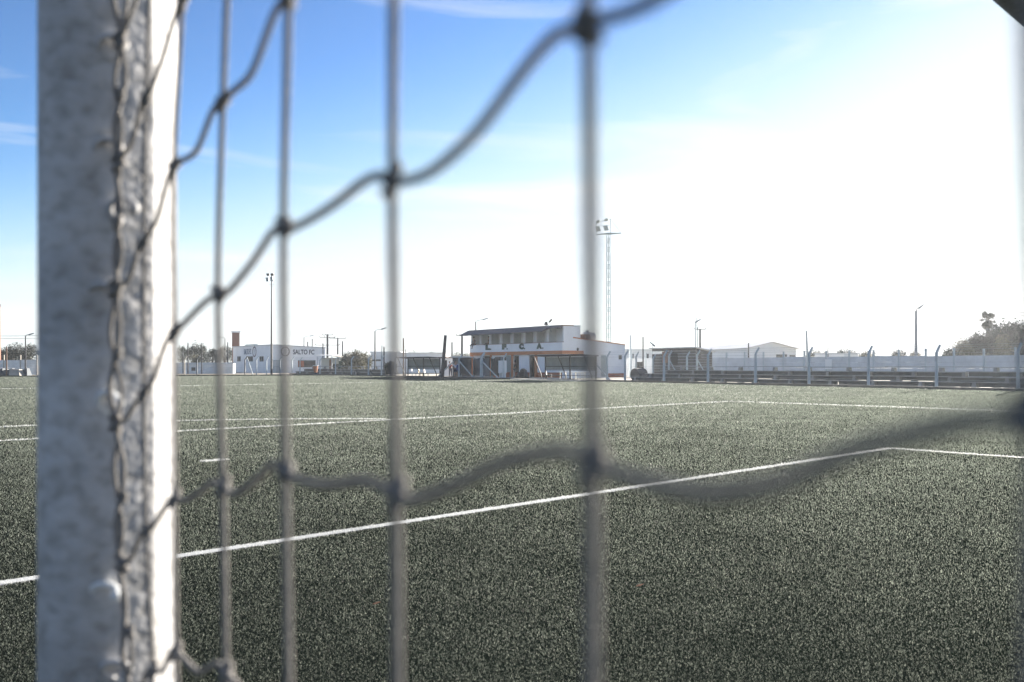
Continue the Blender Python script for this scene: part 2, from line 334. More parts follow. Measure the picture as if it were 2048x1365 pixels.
for c in range(0, 17):
    rs = sorted(r_ for (cc, r_) in K if cc == c); lo, hi = rs[0], rs[-1]
    j = lo
    while K[c, j].z < 2.26: K[c, j-1] = K[c, j]+Vector((random.uniform(-.002,.002), random.uniform(-.002,.002), .118)); j -= 1
    j = hi
    while K[c, j].z > .16: K[c, j+1] = K[c, j]-Vector((random.uniform(-.003,.003), random.uniform(-.003,.003), .118)); j += 1
def catmull(P_, n_=8):
    P_ = [P_[0]*2-P_[1]]+P_+[P_[-1]*2-P_[-2]]; o = []
    for i in range(1, len(P_)-2):
        a, b, c, d = P_[i-1:i+3]
        for k in range(n_):
            t = k/n_; o.append(.5*((2*b)+(c-a)*t+(2*a-5*b+4*c-d)*t*t+(3*b-a-3*c+d)*t**3))
    return o+[P_[-2]]
RC = .00205
EX = {(5,0): [(812,362,.333), (868,340,.318), (955,262,.292), (1040,150,.272), (1110,72,.257)],     # shapes of the sagging strands left of each knot
      (6,0): [(1205,40,.238), (1290,10,.225), (1420,-80,.206)],
      (4,0): [(590,455,.432), (660,415,.396), (730,362,.366), (762,352,.352)],
      (3,0): [(455,585,.540), (505,525,.500), (545,465,.461)],
      (4,1): [(600,960,.425), (660,970,.398), (720,962,.372), (765,972,.352)],
      (5,1): [(825,1000,.330), (900,975,.308), (1010,925,.279), (1100,905,.260), (1150,908,.249)],
      (6,1): [(1230,945,.235), (1300,965,.223), (1420,985,.205), (1560,965,.189), (1700,905,.175), (1860,860,.163), (1980,838,.155)],
      (3,1): [(470,988,.530), (510,962,.494), (545,930,.460)],
      (2,1): [(372,1000,.615), (400,985,.593), (425,965,.570)],
      (1,1): [(306,1052,.685), (330,1015,.655)],
      (1,0): [(305,762,.680), (330,690,.655)], (2,0): [(365,650,.615), (410,605,.575)],
      (0,0): [(252,838,.728), (272,805,.712)], (0,1): [(262,1118,.725), (280,1075,.708)]}
mbn = MB(); kn = MB()
for c in range(1, 17):
    rs = sorted((r_ for (cc, r_) in K if cc == c)); pts = [K[c, r_] for r_ in rs]; mbn.tube(catmull(pts, 6), RC, 8)
for r_ in sorted({r_ for (_, r_) in K}):
    for c in range(0, 16):
        if (c, r_) in K and (c+1, r_) in K:
            a, b = K[c, r_], K[c+1, r_]; mid = [at(*e) for e in EX.get((c, r_), [])]
            if not mid:
                s1 = random.uniform(-.010, -.002); mid = [a.lerp(b, .18)+Vector((0,0,-.003)), a.lerp(b, .5)+Vector((0,0,s1)), a.lerp(b, .82)+Vector((0,0,.003))]
            mbn.tube(catmull([a]+mid+[b], 5), RC, 8)
def blob(mb, p, r_, rz_):
    mb.ball(tuple(p), r_*.80, rz_*.95, 8, 6); a0 = p.x*900; P_ = []
    for i in range(19):
        a = a0+i/18*2*math.pi*1.75; P_.append(Vector((p.x+math.cos(a)*r_*.80, p.y+math.sin(a)*r_*.80, p.z+(i/18-.5)*rz_*1.9+.0012*math.sin(a+1))))
    mb.tube(P_, RC*.92, 7)
for (c, r_), p in K.items():
    if c > 0: blob(mbn, p, .0040, .0048)
mbn.build('strands', M['cord'], net, smooth=True)
# lashing cord winding down the post with its plastic clips
las = MB(); z0, z1 = .05, 2.35
kz = sorted([K[k].z for k in K if k[0] == 0])
def lash_xy(z):
    # interpolate along column 0 anchors
    pts = sorted([K[k] for k in K if k[0] == 0], key=lambda p: p.z)
    for a, b in zip(pts, pts[1:]):
        if a.z <= z <= b.z: return a.lerp(b, (z-a.z)/(b.z-a.z))
    return pts[0] if z < pts[0].z else pts[-1]
for sgn, r_ in ((1, .0023), (-1, .0019)):
    P_ = []; z = .2
    while z < 2.2:
        q = lash_xy(z); kd = min(abs(z-k_) for k_ in kz); am = .0036*min(1, kd/.03)*sgn
        P_.append(Vector((q.x+am*math.sin(z*58)+.002*math.sin(z*37+sgn), q.y-.001*sgn, z))); z += .008
    las.tube(P_, r_, 8)
for k in K:
    if k[0] == 0: blob(las, K[k], .0062, .0078)
    if k[0] == 0: blob(las, K[k]+Vector((.002, -.002, .055)), .0034, .0050)
las.build('lashing_cord', M['cord'], net, smooth=True)
for (a, b) in ((240, 92), (232, 300), (222, 590), (232, 806), (226, 1190), (248, 1345), (262, 420)):
    p = at(a, b, .750); mb = MB()
    P_ = [p+Vector((-.008+.012*math.cos(t)*(1 if b != 806 else .7), .004-.004*math.sin(t), .009*math.sin(t))) for t in [i*.5 for i in range(0, 10)]]
    mb.tube(P_, .0028, 8); mb.ball((p.x+.004, p.y-.004, p.z), .0045, .005)
    o = mb.build('net_hook', M['plastic'] if b in (806, 1190) else PM, goal, smooth=True); o.location = -postc

# ================================================================ sideline fence, concrete posts with bent tops
def bent_post(parent, x, y, h=2.43, w_=.13, m=None, sy=1, dirx=0):
    mb = MB(); hb = h-.42
    mb.beam((x, y, -.05), (x, y, hb), w_, w_, w_*.86); mb.beam((x, y, hb-.03), (x+dirx*.32, y+.34*sy, h), w_*.86, w_*.86, w_*.6)
    return mb.build('post', m or M['conc'], parent)
fence = thing('pitch_fence', 'row of pale blue bent top concrete posts with thin wires along the touchline', 'fence', FE.world(0, 0), RZ)
fx = []
for px_ in (600, 640, 671, 703, 737, 763, 790, 918, 1007, 1214, 1250, 1328, 1416, 1511, 1618, 1737, 1873, 2036):
    x_ = FE.front(px_)[0]; fx.append(x_); bent_post(fence, x_, 0, random.uniform(2.38, 2.46))
for k in range(1, 8): bent_post(fence, fx[-1]+2.95*k, 0)
x_ = FE.front(963)[0]; b_ = bent_post(fence, x_, 0, 2.5, .24)
for px_, dx in ((963, 3.2), (918, 3.0), (1185, 2.4), (905, -3.2)):
    x_ = FE.front(px_)[0]; MB().beam((x_, .1, 1.65), (x_+dx, -.05, 0), .09, .09).build('brace', M['conc'], fence)
for z, y in ((.5, 0), (1.2, 0), (1.95, 0), (2.15, .14), (2.28, .24), (2.40, .33)):
    for a, b in ((Lx0, FE.front(810)[0]), (FE.front(1200)[0], 26)):
        P_ = []; nseg = int((b-a)/3)
        for i in range(nseg+1): P_.append((a+(b-a)*i/nseg, y, z+random.uniform(-.015, .015)))
        MB().tube(P_, .006, 4).build('wire', M['steel'], fence)
# low kerb at the foot of the fence
mb = MB().box(Lx0, 26, -.55, -.35, -.02, .16); tag(mb.build('kerb', mat('dark_kerb', (.10, .10, .09), .9, .3, 2)), kind='structure')
bpy.data.objects['kerb'].location = FE.world(0, 0); bpy.data.objects['kerb'].rotation_euler = (0, 0, RZ)

def bleacher(label, px0, px1, x_end=None, rows=4, y0=1.5, rise=.27, h0=.40, tread=.9, pitch=3.0):
    xa = FE.front(px0, yl=y0)[0]; xb = x_end if x_end is not None else FE.front(px1, yl=y0)[0]
    t = thing('bleacher', label, 'bleacher', FE.world(xa, y0), RZ, 'plank bleachers behind the touchline fence'); L = xb-xa
    for r_ in range(rows):
        y = r_*tread; z = h0+r_*rise; nb = max(1, int(L/6)); mb = MB(); rb = MB(); off = [.0, 1.3, 2.6, 3.9][r_ % 4]*.6 if r_ else 0
        for i in range(nb):
            a = off+(L-off)*i/nb; b = off+(L-off)*(i+1)/nb-.03; dz = random.uniform(-.02, .02)
            mb.box(a, b, y-.16, y+.16, z-.05+dz, z+dz)
            if r_ < rows-1: mb.box(a, b, y+.24, y+.52, z-.12+dz, z-.075+dz)
            if r_ < rows-1: rb.box(a+.02, b-.02, y+.10, y+.15, z-rise*1.06+dz, z-.052+dz)
            else: pass
        mb.build('seat_plank', M['plank'], t)
        if rb.v: rb.build('riser_board', M['wood'], t)
        x_ = off+.6
        while x_ < L:
            s = MB(); b0 = z-.052; s.hexa([(x_-.17,y-.2,-.03),(x_+.17,y-.2,-.03),(x_+.17,y+.2,-.03),(x_-.17,y+.2,-.03),(x_-.09,y-.14,b0),(x_+.09,y-.14,b0),(x_+.09,y+.14,b0),(x_-.09,y+.14,b0)])
            s.build('support_block', M['block'], t); x_ += pitch*random.uniform(.92, 1.06)
    return t
bleacher('long dark plank bleacher with four rows before the pale wall on the right', 1262, 2048, 26)
bleacher('short dark plank bleacher before the porch house on the left', 592, 775, None, 3, 1.5, .36, .45, .9, 4.2)

# ================================================================ precast boundary wall with its posts
def wall(label, P0, rz, L, hw, hp, step, m, post_m, name='boundary_wall'):
    t = thing(name, label, 'wall', P0, rz); nsl = 4; mb = MB(); k = int(L/step)
    for i in range(k):
        h_ = hw+random.uniform(-.04, .04)
        for j in range(nsl): mb.box(i*step+.06, (i+1)*step-.06, -.03+random.uniform(0, .015), .04, j*h_/nsl+.012, (j+1)*h_/nsl)
    mb.build('panels', m, t)
    for i in range(k+1): MB().beam((i*step, 0, 0), (i*step, random.uniform(-.02, .03), hp+random.uniform(-.06, .06)), .13, .13).build('post', post_m, t)
    return t
WA = Frame(37.3, 69.0); xl = WA.front(1236)[0]
wall('pale precast slab wall with short posts behind the right bleacher', WA.world(xl, 0), RZ, 22-xl, 2.08, 2.65, 2.4, M['precast'], M['conc'])
# left of the main building
xl = WA.front(690)[0]; xr = WA.front(812)[0]
wall('grey precast slab wall behind the short left bleacher', WA.world(xl, 0), RZ, xr-xl, 2.0, 2.7, 2.4, M['precast'], M['conc'])
# far left wall
p0 = at(-120, 741, 122); p1 = at(100, 741, 118)
wall('white slab wall far left beneath the dark trees', (p0.x, p0.y, 0), math.atan2(p1.y-p0.y, p1.x-p0.x), (p1-p0).length, 2.0, 2.7, 2.6, M['white2'], M['tan'])

# small sign on the right fence
sg = FE.front(1651, 730, .06); mb = MB().box(-.35, .35, -.01, .01, -.45, .45)
o = mb.build('wall_sign', M['plastic'], smooth=False); o.location = WA.world(WA.front(1657, 731, -.12)[0], -.12, WA.front(1657, 729, -.12)[1]); o.rotation_euler = (0, 0, RZ)
tag(o, 'small pale blank board fixed on the precast wall', 'sign')

# ================================================================ clubhouse with letters
B = Frame(5.1, 90.0); fr = lambda px, py=HY, yl=0: B.front(px, py, yl); sd = lambda px, py=HY, xl=0: B.side(px, py, xl)
bl = thing('clubhouse', 'two storey white clubhouse with orange bands and green letters on its balcony', 'building', B.world(0, 0), RZ)
xL = fr(940)[0]; zroof = fr(1125, 650)[1]; zsill = fr(1125, 683.5)[1]; zo1 = fr(1125, 701.5)[1]; zo0 = fr(1125, 708.5)[1]; zop = fr(1125, 657)[1]
y1 = sd(1146)[0]; y2 = sd(1161)[0]; y3 = sd(1250)[0]; yo = sd(1167)[0]
wm = MB()
wm.box(xL, 0, 0, .15, zo1, zsill-.06)                       # balcony parapet
wm.box(-.2, 0, .15, y1, zo1, zroof-.1)                      # side wall of the upper floor
wm.box(xL, xL+.2, .15, y1, zo1, zroof-.1)
wm.box(xL+.2, -.2, y1-.2, y1, zo1, zroof-.12)               # rear wall
wm.box(-2.2, -.002, y1+.002, y2, zo1+.3, sd(1160, 654)[1])  # stair box
wm.box(xL+.2, -.2, .15, y1-.2, zo1+.05, zo1+.2)             # balcony floor
# low wing (sloping parapet)
za, zb = sd(1163, 679)[1], sd(1250, 691)[1]
wm.hexa([(-.25,y1+.01,.0),(-.006,y1+.01,.0),(-.006,y3,.0),(-.25,y3,.0),(-.25,y1+.01,za+.1),(-.006,y1+.01,za+.1),(-.006,y3,zb),(-.25,y3,zb)])
wm.hexa([(xL,y3-.25,0),(-.25,y3-.25,0),(-.25,y3,0),(xL,y3,0),(xL,y3-.25,zb),(-.25,y3-.25,zb),(-.25,y3,zb),(xL,y3,zb)])
wm.box(-.25, -.01, .3, y1+.01, 0, zo0)                      # side wall of the ground floor
wm.box(xL, xL+.25, .3, y3-.25, 0, zo0)
# ground floor front, pieces between the doorways
yg = .30; gdoors = [(966.5, 980.5), (1027, 1038), (1058, 1069.5)]
xs = [xL]+[fr(p, yl=yg)[0] for d in gdoors for p in d]+[-.25]; ztop = zo0
zd = fr(1060, 711.5, yg)[1]
for i in range(0, len(xs), 2): wm.box(xs[i], xs[i+1], yg, yg+.2, 0, ztop)
for i in range(1, len(xs)-1, 2): wm.box(xs[i], xs[i+1], yg, yg+.2, zd, ztop)
wm.build('wall', M['white'], bl)
ob = MB().box(xL-.02, .03, -.03, .297, zo0, zo1); ob.box(.001, .03, .297, yo, zo0, zo1)
ob.build('orange_band', M['orange'], bl)
ob = MB()
for a, b in ((941, 947), (980.5, 984), (1022.5, 1027), (1069.5, 1075)):
    xa, xb = fr(a, yl=yg)[0], fr(b, yl=yg)[0]; MB().box(xa, xb, yg-.04, yg-.003, 0, zo0-.002).build('orange_pilaster', M['orange'], bl)
zb_ = fr(1000, 748, yg)[1]
for a, b in ((984.2, 1022.2), (1038.5, 1057.5), (1075.3, 1124)):
    xa, xb = fr(a, yl=yg)[0], fr(b, yl=yg)[0]; MB().box(xa, xb, yg-.03, yg-.003, 0, .55).build('plinth', M['brick'], bl)
ya, yb = sd(1215)[0], y3; MB().box(.002, .02, ya, yb, 0, .45).build('plinth', M['brick'], bl)
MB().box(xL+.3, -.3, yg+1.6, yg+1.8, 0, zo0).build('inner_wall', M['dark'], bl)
MB().box(xL+.25, -.25, yg+.2, y3-.25, zo0-.1, zo0).build('ceiling', M['room'], bl)
for (a, b) in gdoors[1:]:
    xa, xb = fr(a, yl=yg)[0], fr(b, yl=yg)[0]; MB().box(xa, xa+(xb-xa)*.35, yg+.12, yg+.16, 0, zd).build('door', M['black'], bl)
# barred gate
ga, gb_ = fr(1012, yl=yg)[0], fr(1022.5, yl=yg)[0]; gm_ = MB()
for i in range(9): x_ = ga+(gb_-ga)*i/8; gm_.box(x_-.03, x_+.03, yg-.10, yg-.06, .05, zd)
gm_.box(ga, gb_, yg-.11, yg-.05, zd-.06, zd); gm_.box(ga, gb_, yg-.11, yg-.05, .05, .11); gm_.build('barred_gate', M['steel'], bl)
# upper storey: pillars, partitions, back wall with doors
PL = [943, 960.5, 979.5, 1001.5, 1024, 1047.5, 1070, 1094, 1119]
for i, p in enumerate(PL[1:-1]): x_ = fr(p)[0]; MB().box(x_-.1, x_+.1, .0, .2, zsill, zop+.35).build('pillar', M['white'], bl)
pt = MB()
for i in (1, 3, 5, 7):
    x_ = fr(PL[i])[0]; pt.box(x_-.06, x_+.06, .2, 1.75, zo1+.2, zop+.35)
for i in (2, 4, 6):
    x_ = fr(PL[i])[0]; pt.box(x_-.06, x_+.06, .2, 1.75, zo1+.2, zop+.35)
pt.box(xL+.2, -.2, 1.75, 1.87, zo1+.2, zop+.35); pt.build('partition', M['room'], bl)
for i in (1, 3, 5, 7):
    xa = fr(PL[i]+7, yl=1.7)[0]; xb = fr(PL[i]+19, yl=1.7)[0]
    MB().box(xa, min(xb, -.25), 1.70, 1.748, zo1+.2, zop+.1).build('balcony_door', M['dark'] if i != 3 else M['brown'], bl)
MB().box(xL-.03, .02, -.04, .18, zsill-.058, zsill).build('sill', M['brown'], bl)
MB().box(xL-.1, .05, -.05, y1+.05, zroof-.098, zroof).build('roof', M['brown'], bl)
aw = MB(); za0, za1 = zroof-.02, zroof-.55; xr_ = fr(1100)[0]
aw.hexa([(xL-.5,-.06,za0-.35),(xr_,-.06,za0-.35),(xr_,-1.0,za1-.12),(xL-.7,-1.0,za1-.12),(xL-.3,-.06,za0),(xr_,-.06,za0),(xr_,-1.0,za1),(xL-.7,-1.0,za1)])
aw.hexa([(xr_+.02,-.06,za0-.3),(-.05,-.06,za0-.3),(-.05,-.5,za0-.36),(xr_+.02,-.5,za0-.36),(xr_+.02,-.06,za0-.02),(-.05,-.06,za0-.02),(-.05,-.5,za0-.2),(xr_+.02,-.5,za0-.2)])
aw.build('awning', M['awning'], bl)
MB().box(xL+.2, -.2, .1, y1-.2, zop+.35, zroof-.1).build('upper_ceiling', M['room'], bl)
MB().box(-2.25, .03, y1, y2+.03, sd(1160, 653.5)[1], sd(1160, 651.5)[1]).build('stair_roof', M['precast'], bl)
cp = MB(); cp.hexa([(-.3,y1+.02,za+.1),(.03,y1+.02,za+.1),(.03,y3+.03,zb),(-.3,y3+.03,zb),(-.3,y1+.02,za+.22),(.03,y1+.02,za+.22),(.03,y3+.03,zb+.10),(-.3,y3+.03,zb+.10)]); cp.build('coping', M['orange'], bl)
ya, yb = sd(1202)[0], sd(1212)[0]; MB().box(-.003, .012, ya, yb, .1, sd(1205, 711)[1]).build('side_door', M['steel'], bl)
MB().box(-.003, .03, ya-.08, ya, .1, sd(1205, 711)[1]+.06).build('side_door_frame', M['white2'], bl)
ya, yb = sd(1237.5)[0], sd(1243)[0]; fwin = MB().box(.0, .02, ya-.06, yb+.06, sd(1240, 719.6)[1], sd(1240, 710.4)[1]).build('window', M['white2'], bl)
MB().box(.02, .035, ya, yb, sd(1240, 719)[1], sd(1240, 711)[1]).build('pane', M['dark'], fwin)
# rubble on low roof + water tank
rb_ = MB(); random.seed(3)
for i in range(26):
    y = random.uniform(sd(1165)[0], sd(1181)[0]); x_ = random.uniform(-.9, -.2); s = random.uniform(.1, .24); rb_.box(x_-s, x_+s, y-s*.7, y+s*.7, za+.05, za+.18+random.uniform(.05, .35))
o = rb_.build('tile_pile', M['brown']); o.location = B.world(0, 0); o.rotation_euler = (0, 0, RZ); tag(o, 'heap of broken roof tiles on the low roof of the clubhouse', 'tile pile')
MB().box(xL+.25, -.25, y1+.02, y3-.25, zb-.15, zb-.05).build('low_roof', M['precast'], bl)
yt = sd(1189)[0]
tk = thing('water_tank', 'grey cylindrical water tank with lid on the low clubhouse roof', 'water tank', B.world(-1.2, yt, za), RZ)
MB().tube([(0,-.85,.30),(0,-.75,.32),(0,.75,.32),(0,.85,.30)], [.35,.50,.50,.35], 16).build('tank_body', M['precast'], tk, smooth=False)
MB().tube([(0,0,.8),(0,0,1.0)], .22, 12).build('lid', M['steel'], tk)
MB().box(-.3, .3, -.7, .7, -.4, -.17).build('cradle', M['precast'], tk)
# green letters
def text_mesh(body, height, width, depth=.02, bold=.02):
    cu = bpy.data.curves.new('t', 'FONT'); cu.body = body; cu.extrude = depth/2; cu.offset = bold; cu.size = 1; ob_ = bpy.data.objects.new('t', cu); COL.objects.link(ob_)
    dg = bpy.context.evaluated_depsgraph_get(); me = bpy.data.meshes.new_from_object(ob_.evaluated_get(dg)); bpy.data.objects.remove(ob_)
    co = np.array([v.co[:] for v in me.vertices]); mn, mx = co.min(0), co.max(0)
    for v in me.vertices:
        x_, y_, z_ = v.co; v.co = ((x_-mn[0])/(mx[0]-mn[0])*width, z_, (y_-mn[1])/(mx[1]-mn[1])*height)
    return me
for ch, px0, px1, t0, t1 in (('L', 971.5, 979.8, 689.5, 700.3), ('F', 1004.5, 1012.6, 688.9, 699.5), ('C', 1038.5, 1047.5, 687.7, 699.2), ('A', 1073.5, 1083.8, 686.8, 698.2)):
    xa, zt = fr(px0, t0, -.02); xb, zb2 = fr(px1, t1, -.02); me = text_mesh(ch, zt-zb2, xb-xa, .06, .085); me.materials.clear(); me.materials.append(M['green'])
    o = bpy.data.objects.new('letter', me); COL.objects.link(o); o.parent = bl; o.location = (xa, -.034, zb2)
    MB().box(xb+.10, xb+.24, -.06, -.003, zb2, zb2+.14).build('full_stop', M['green'], bl)
# things on the roof
r1 = B.world(fr(1083)[0], .6, zroof); t = thing('roof_floodlight', 'small dark floodlight lying on the clubhouse roof edge', 'floodlight', r1, RZ)
t.scale = (.65,)*3; MB().beam((0,0,0), (0,0,.3), .08).build('stand', M['black'], t); MB().hexa([(-.3,-.2,.2),(.25,-.2,.15),(.25,.2,.15),(-.3,.2,.2),(-.15,-.15,.65),(.1,-.15,.7),(.1,.15,.7),(-.15,.15,.65)]).build('lamp_head', M['black'], t)
r1 = B.world(fr(1103)[0], -.3, zroof-.4); t = thing('roof_lamp', 'street style lamp on a short arm at the clubhouse awning', 'lamp', r1, RZ)
MB().tube([(.4,0,-.3),(.0,0,.2),(-.2,0,.5)], .045).build('arm', M['pale_steel'], t); MB().hexa([(.0,-.1,.68),(.3,-.1,.85),(.3,.1,.85),(.0,.1,.68),(.0,-.08,.78),(.42,-.08,1.05),(.42,.08,1.05),(.0,.08,.78)]).build('lamp_head', M['black'], t)
o = MB().ball((0,0,.15), .14, .17).tube([(0,0,0),(0,0,.1)], .05).build('roof_bulb', M['black']); o.location = B.world(-.0, yo*.72, zo1); tag(o, 'round dark lamp standing on the orange ledge of the clubhouse', 'lamp')
# paving round the building
ap = MB().prism([(B.world(a, b).x, B.world(a, b).y) for a, b in ((xL-3,-6.2),(3,-6.2),(5,y3+2),(xL-3,y3+2))], -.02, .012); tag(ap.build('paving', M['slab']), kind='structure')
sl0 = FE.front(1062)[0]; sl1 = FE.front(1193)[0]
ap = MB().box(sl0-.5, sl1+.2, -1.9, .9, -.02, .12); o = ap.build('dugout_paving', M['slab']); o.location = FE.world(0, 0); o.rotation_euler = (0, 0, RZ); tag(o, kind='structure')
# planters / low brick benches in front
for i, (a, b, lab) in enumerate(((992, 1003, 'orange brick block below the grey shade cloth'), (1009, 1016, 'orange brick block beside the barred gate'), (1035, 1048, 'orange brick block before the open doorway'), (1049, 1056, 'orange brick block right of the open doorway'))):
    xa, xb = fr(a, yl=-2)[0], fr(b, yl=-2)[0]; mb = MB().box(xa, xb, -2.3, -1.8, 0, .48).box(xa-.04, xb+.04, -2.34, -1.76, .482, .55)
    o = mb.build('brick_block', M['brick'], bevel=.02); o.location = B.world(0, 0); o.rotation_euler = (0, 0, RZ); tag(o, lab, 'brick bench', 'low brick blocks before the clubhouse')
# ================================================================ dugouts
def dugout(label, pxs, roof_px0, roof_px1, struts, ytop, z_panel, group='team shelters on the touchline'):
    xs = [FE.front(p, yl=0)[0] for p in pxs]; t = thing('dugout', label, 'team shelter', FE.world(0, 0), RZ, group)
    hz = 2.12; yf = -1.25
    MB().hexa([(xs[0]-.15,yf-.15,hz-.02),(xs[-1]+.15,yf-.15,hz-.02),(xs[-1]+.15,.15,hz-.10),(xs[0]-.15,.15,hz-.10),(xs[0]-.15,yf-.15,hz+.07),(xs[-1]+.15,yf-.15,hz+.07),(xs[-1]+.15,.15,hz-.01),(xs[0]-.15,.15,hz-.01)]).build('roof', M['screen'], t)
    for x_ in xs: MB().beam((x_, 0, 0), (x_, 0, hz-.1), .09).build('post', M['black'], t)
    for x_ in xs: MB().tube([(x_, yf, hz-.03), (x_, -.45, .45), (x_, -.40, .0)], .045, 6).build('strut', M['black'], t)
    for a, b in zip(xs, xs[1:]): MB().box(a+.06, b-.06, .0, .03, .95, hz-.13).build('back_panel', M['panel'], t)
    mb = MB()
    for z in (.9, 1.2): mb.beam((xs[0], -.02, z), (xs[-1], -.02, z), .06)
    mb.build('rail', M['black'], t)
    MB().box(xs[0]+.1, xs[-1]-.1, -.42, -.06, .42, .47).build('bench', M['black'], t)
    return t
dugout('left team shelter with dark frame and smoky back panels, yellow item below', (816, 847, 880), 0, 0, 0, 0, 0)
dugout('right team shelter with dark frame and smoky back panels before the clubhouse', (1091, 1140, 1192), 0, 0, 0, 0, 0)
# white plastic tables behind right dugout
def ptable(px_, lab, y=1.3):
    x_ = FE.front(px_, yl=y)[0]; t = thing('plastic_table', lab, 'table', FE.world(x_, y), RZ, 'white plastic tables behind the right team shelter')
    MB().box(-.55, .55, -.4, .4, .70, .74).build('table_top', M['plastic'], t, bevel=.01)
    for sx in (-1, 1):
        for sy in (-1, 1): MB().beam((sx*.45, sy*.3, 0), (sx*.42, sy*.28, .70), .05).build('leg', M['plastic'], t)
ptable(1132, 'white plastic table behind the middle of the right team shelter'); ptable(1152, 'white plastic table behind the right half of the right team shelter'); ptable(1170, 'white plastic table by the right end of the right team shelter')
def chair(px_, y, lab, m, group=None):
    x_ = FE.front(px_, yl=y)[0]; t = thing('chair', lab, 'chair', FE.world(x_, y), RZ+2.4, group)
    MB().box(-.24, .24, -.22, .22, .42, .46).build('seat', m, t); MB().hexa([(-.24,.2,.46),(.24,.2,.46),(.24,.24,.46),(-.24,.24,.46),(-.22,.28,.88),(.22,.28,.88),(.22,.32,.88),(-.22,.32,.88)]).build('backrest', m, t)
    for sx in (-1, 1):
        for sy in (-1, 1): MB().beam((sx*.22, sy*.2, 0), (sx*.2, sy*.18, .42), .04).build('leg', m, t)
chair(1098, 1.6, 'black plastic chair behind the left end of the right team shelter', M['black']); chair(842, 2.0, 'yellow plastic chair beneath the left team shelter', M['yellow'])
chair(828, 2.5, 'white plastic chair under the left half of the left team shelter', M['plastic']); chair(853, 2.5, 'white plastic chair near the middle post of the left team shelter', M['plastic'])
# dark equipment box left of left dugout + shade cloths in front of clubhouse
def cloth(label, px0, px1, yl, ztop, zbot, m, posts=(), sag=.08):
    xa = FE.front(px0, yl=yl)[0]; xb = FE.front(px1, yl=yl)[0]; t = thing('windbreak', label, 'shade cloth', FE.world(0, 0), RZ, 'shade cloth screens before the clubhouse')
    nx, nz = 24, 10; vs_ = []; fs = []
    for side_ in (0, .012):
        for j in range(nz+1):
            for i in range(nx+1):
                u, v = i/nx, j/nz
                vs_.append((xa+(xb-xa)*u, yl+side_+.12*math.sin(u*9+v*2)*math.sin(v*3.1), zbot+(ztop-zbot)*v-sag*math.sin(u*math.pi*2)**2*v))
    W = nx+1; S = W*(nz+1)
    for j in range(nz):
        for i in range(nx):
            a = j*W+i; fs.append((a, a+1, a+W+1, a+W)); fs.append((S+a, S+a+W, S+a+W+1, S+a+1))
    MB().add(vs_, fs).build('cloth', m, t, smooth=True)
    for x_ in (xa, xb): MB().beam((x_, yl+.2, 0), (x_, yl+.2, ztop+.05), .07).build('pole', M['steel'], t)
    return t
cloth('dark shade cloth screen left of the clubhouse corner', 919, 943, .8, 2.05, .35, M['screen'])
cloth('grey rippled shade cloth across the left clubhouse wall', 945, 979, 1.4, 2.05, .25, mat('grey_cloth', (.11, .125, .14), .9, .3, .7))
cloth('worn dark shade cloth left of the white cabinet', 981, 999, 1.2, 2.0, .3, M['screen'])
o = MB().box(-.35, .35, -.25, .25, .55, 1.75).box(-.3, -.24, -.2, .2, 0, .55).box(.24, .3, -.2, .2, 0, .55).build('cabinet', M['plastic'], bevel=.02); o.location = FE.world(FE.front(1005, yl=1.0)[0], 1.0); o.rotation_euler = (0,0,RZ); tag(o, 'white metal cabinet standing before the barred gate', 'cabinet')
o = MB().box(-.45, .45, -.35, .35, 1.62, 2.1).box(-.4, .4, -.38, -.352, 1.68, 2.04).beam((-.4,0,0),(-.4,0,1.62),.05).beam((.4,0,0),(.4,0,1.62),.05).build('cooling_unit', M['black'], bevel=.02); o.location = FE.world(FE.front(1001, yl=1.9)[0], 1.9); o.rotation_euler = (0,0,RZ); tag(o, 'dark boxed unit on legs above the white cabinet', 'cooling unit')
o = MB().hexa([(-.7,-.4,0),(.7,-.4,0),(.7,.4,0),(-.7,.4,0),(-.35,-.2,.62),(.55,-.2,.85),(.5,.2,.85),(-.35,.2,.6)]).ball((.2,0,.7), .35, .3).build('kit_bag', M['black'], smooth=True); o.location = FE.world(FE.front(1044, yl=4)[0], 4); o.rotation_euler = (0,0,RZ); tag(o, 'dark heap of kit bags before the open doorway', 'bag pile')
o = MB().tube([(0,-.5,.55),(0,.5,.55)], .5, 16).box(-.5,.5,-.4,.4,0,.12).box(.2,.7,-.45,.45,.1,.5).build('field_roller', M['shed']); o.location = FE.world(FE.front(1278, yl=3)[0], 3); o.rotation_euler = (0,0,RZ); tag(o, 'rusty drum roller at the left end of the long bleacher', 'roller')
x_ = FE.front(643, yl=.6)[0]; t = thing('litter_bin', 'orange tapered litter bin tied to a fence post on the left', 'bin', FE.world(x_, -.25), RZ)
MB().tube([(0,0,.32),(0,0,1.2)], [.20, .34], 12).build('bin_body', M['orange'], t); MB().tube([(0,0,1.2),(0,0,1.28)], .36, 12).build('rim', M['plastic'], t); MB().beam((0,0,0),(0,0,.34),.08).build('stand', M['black'], t)

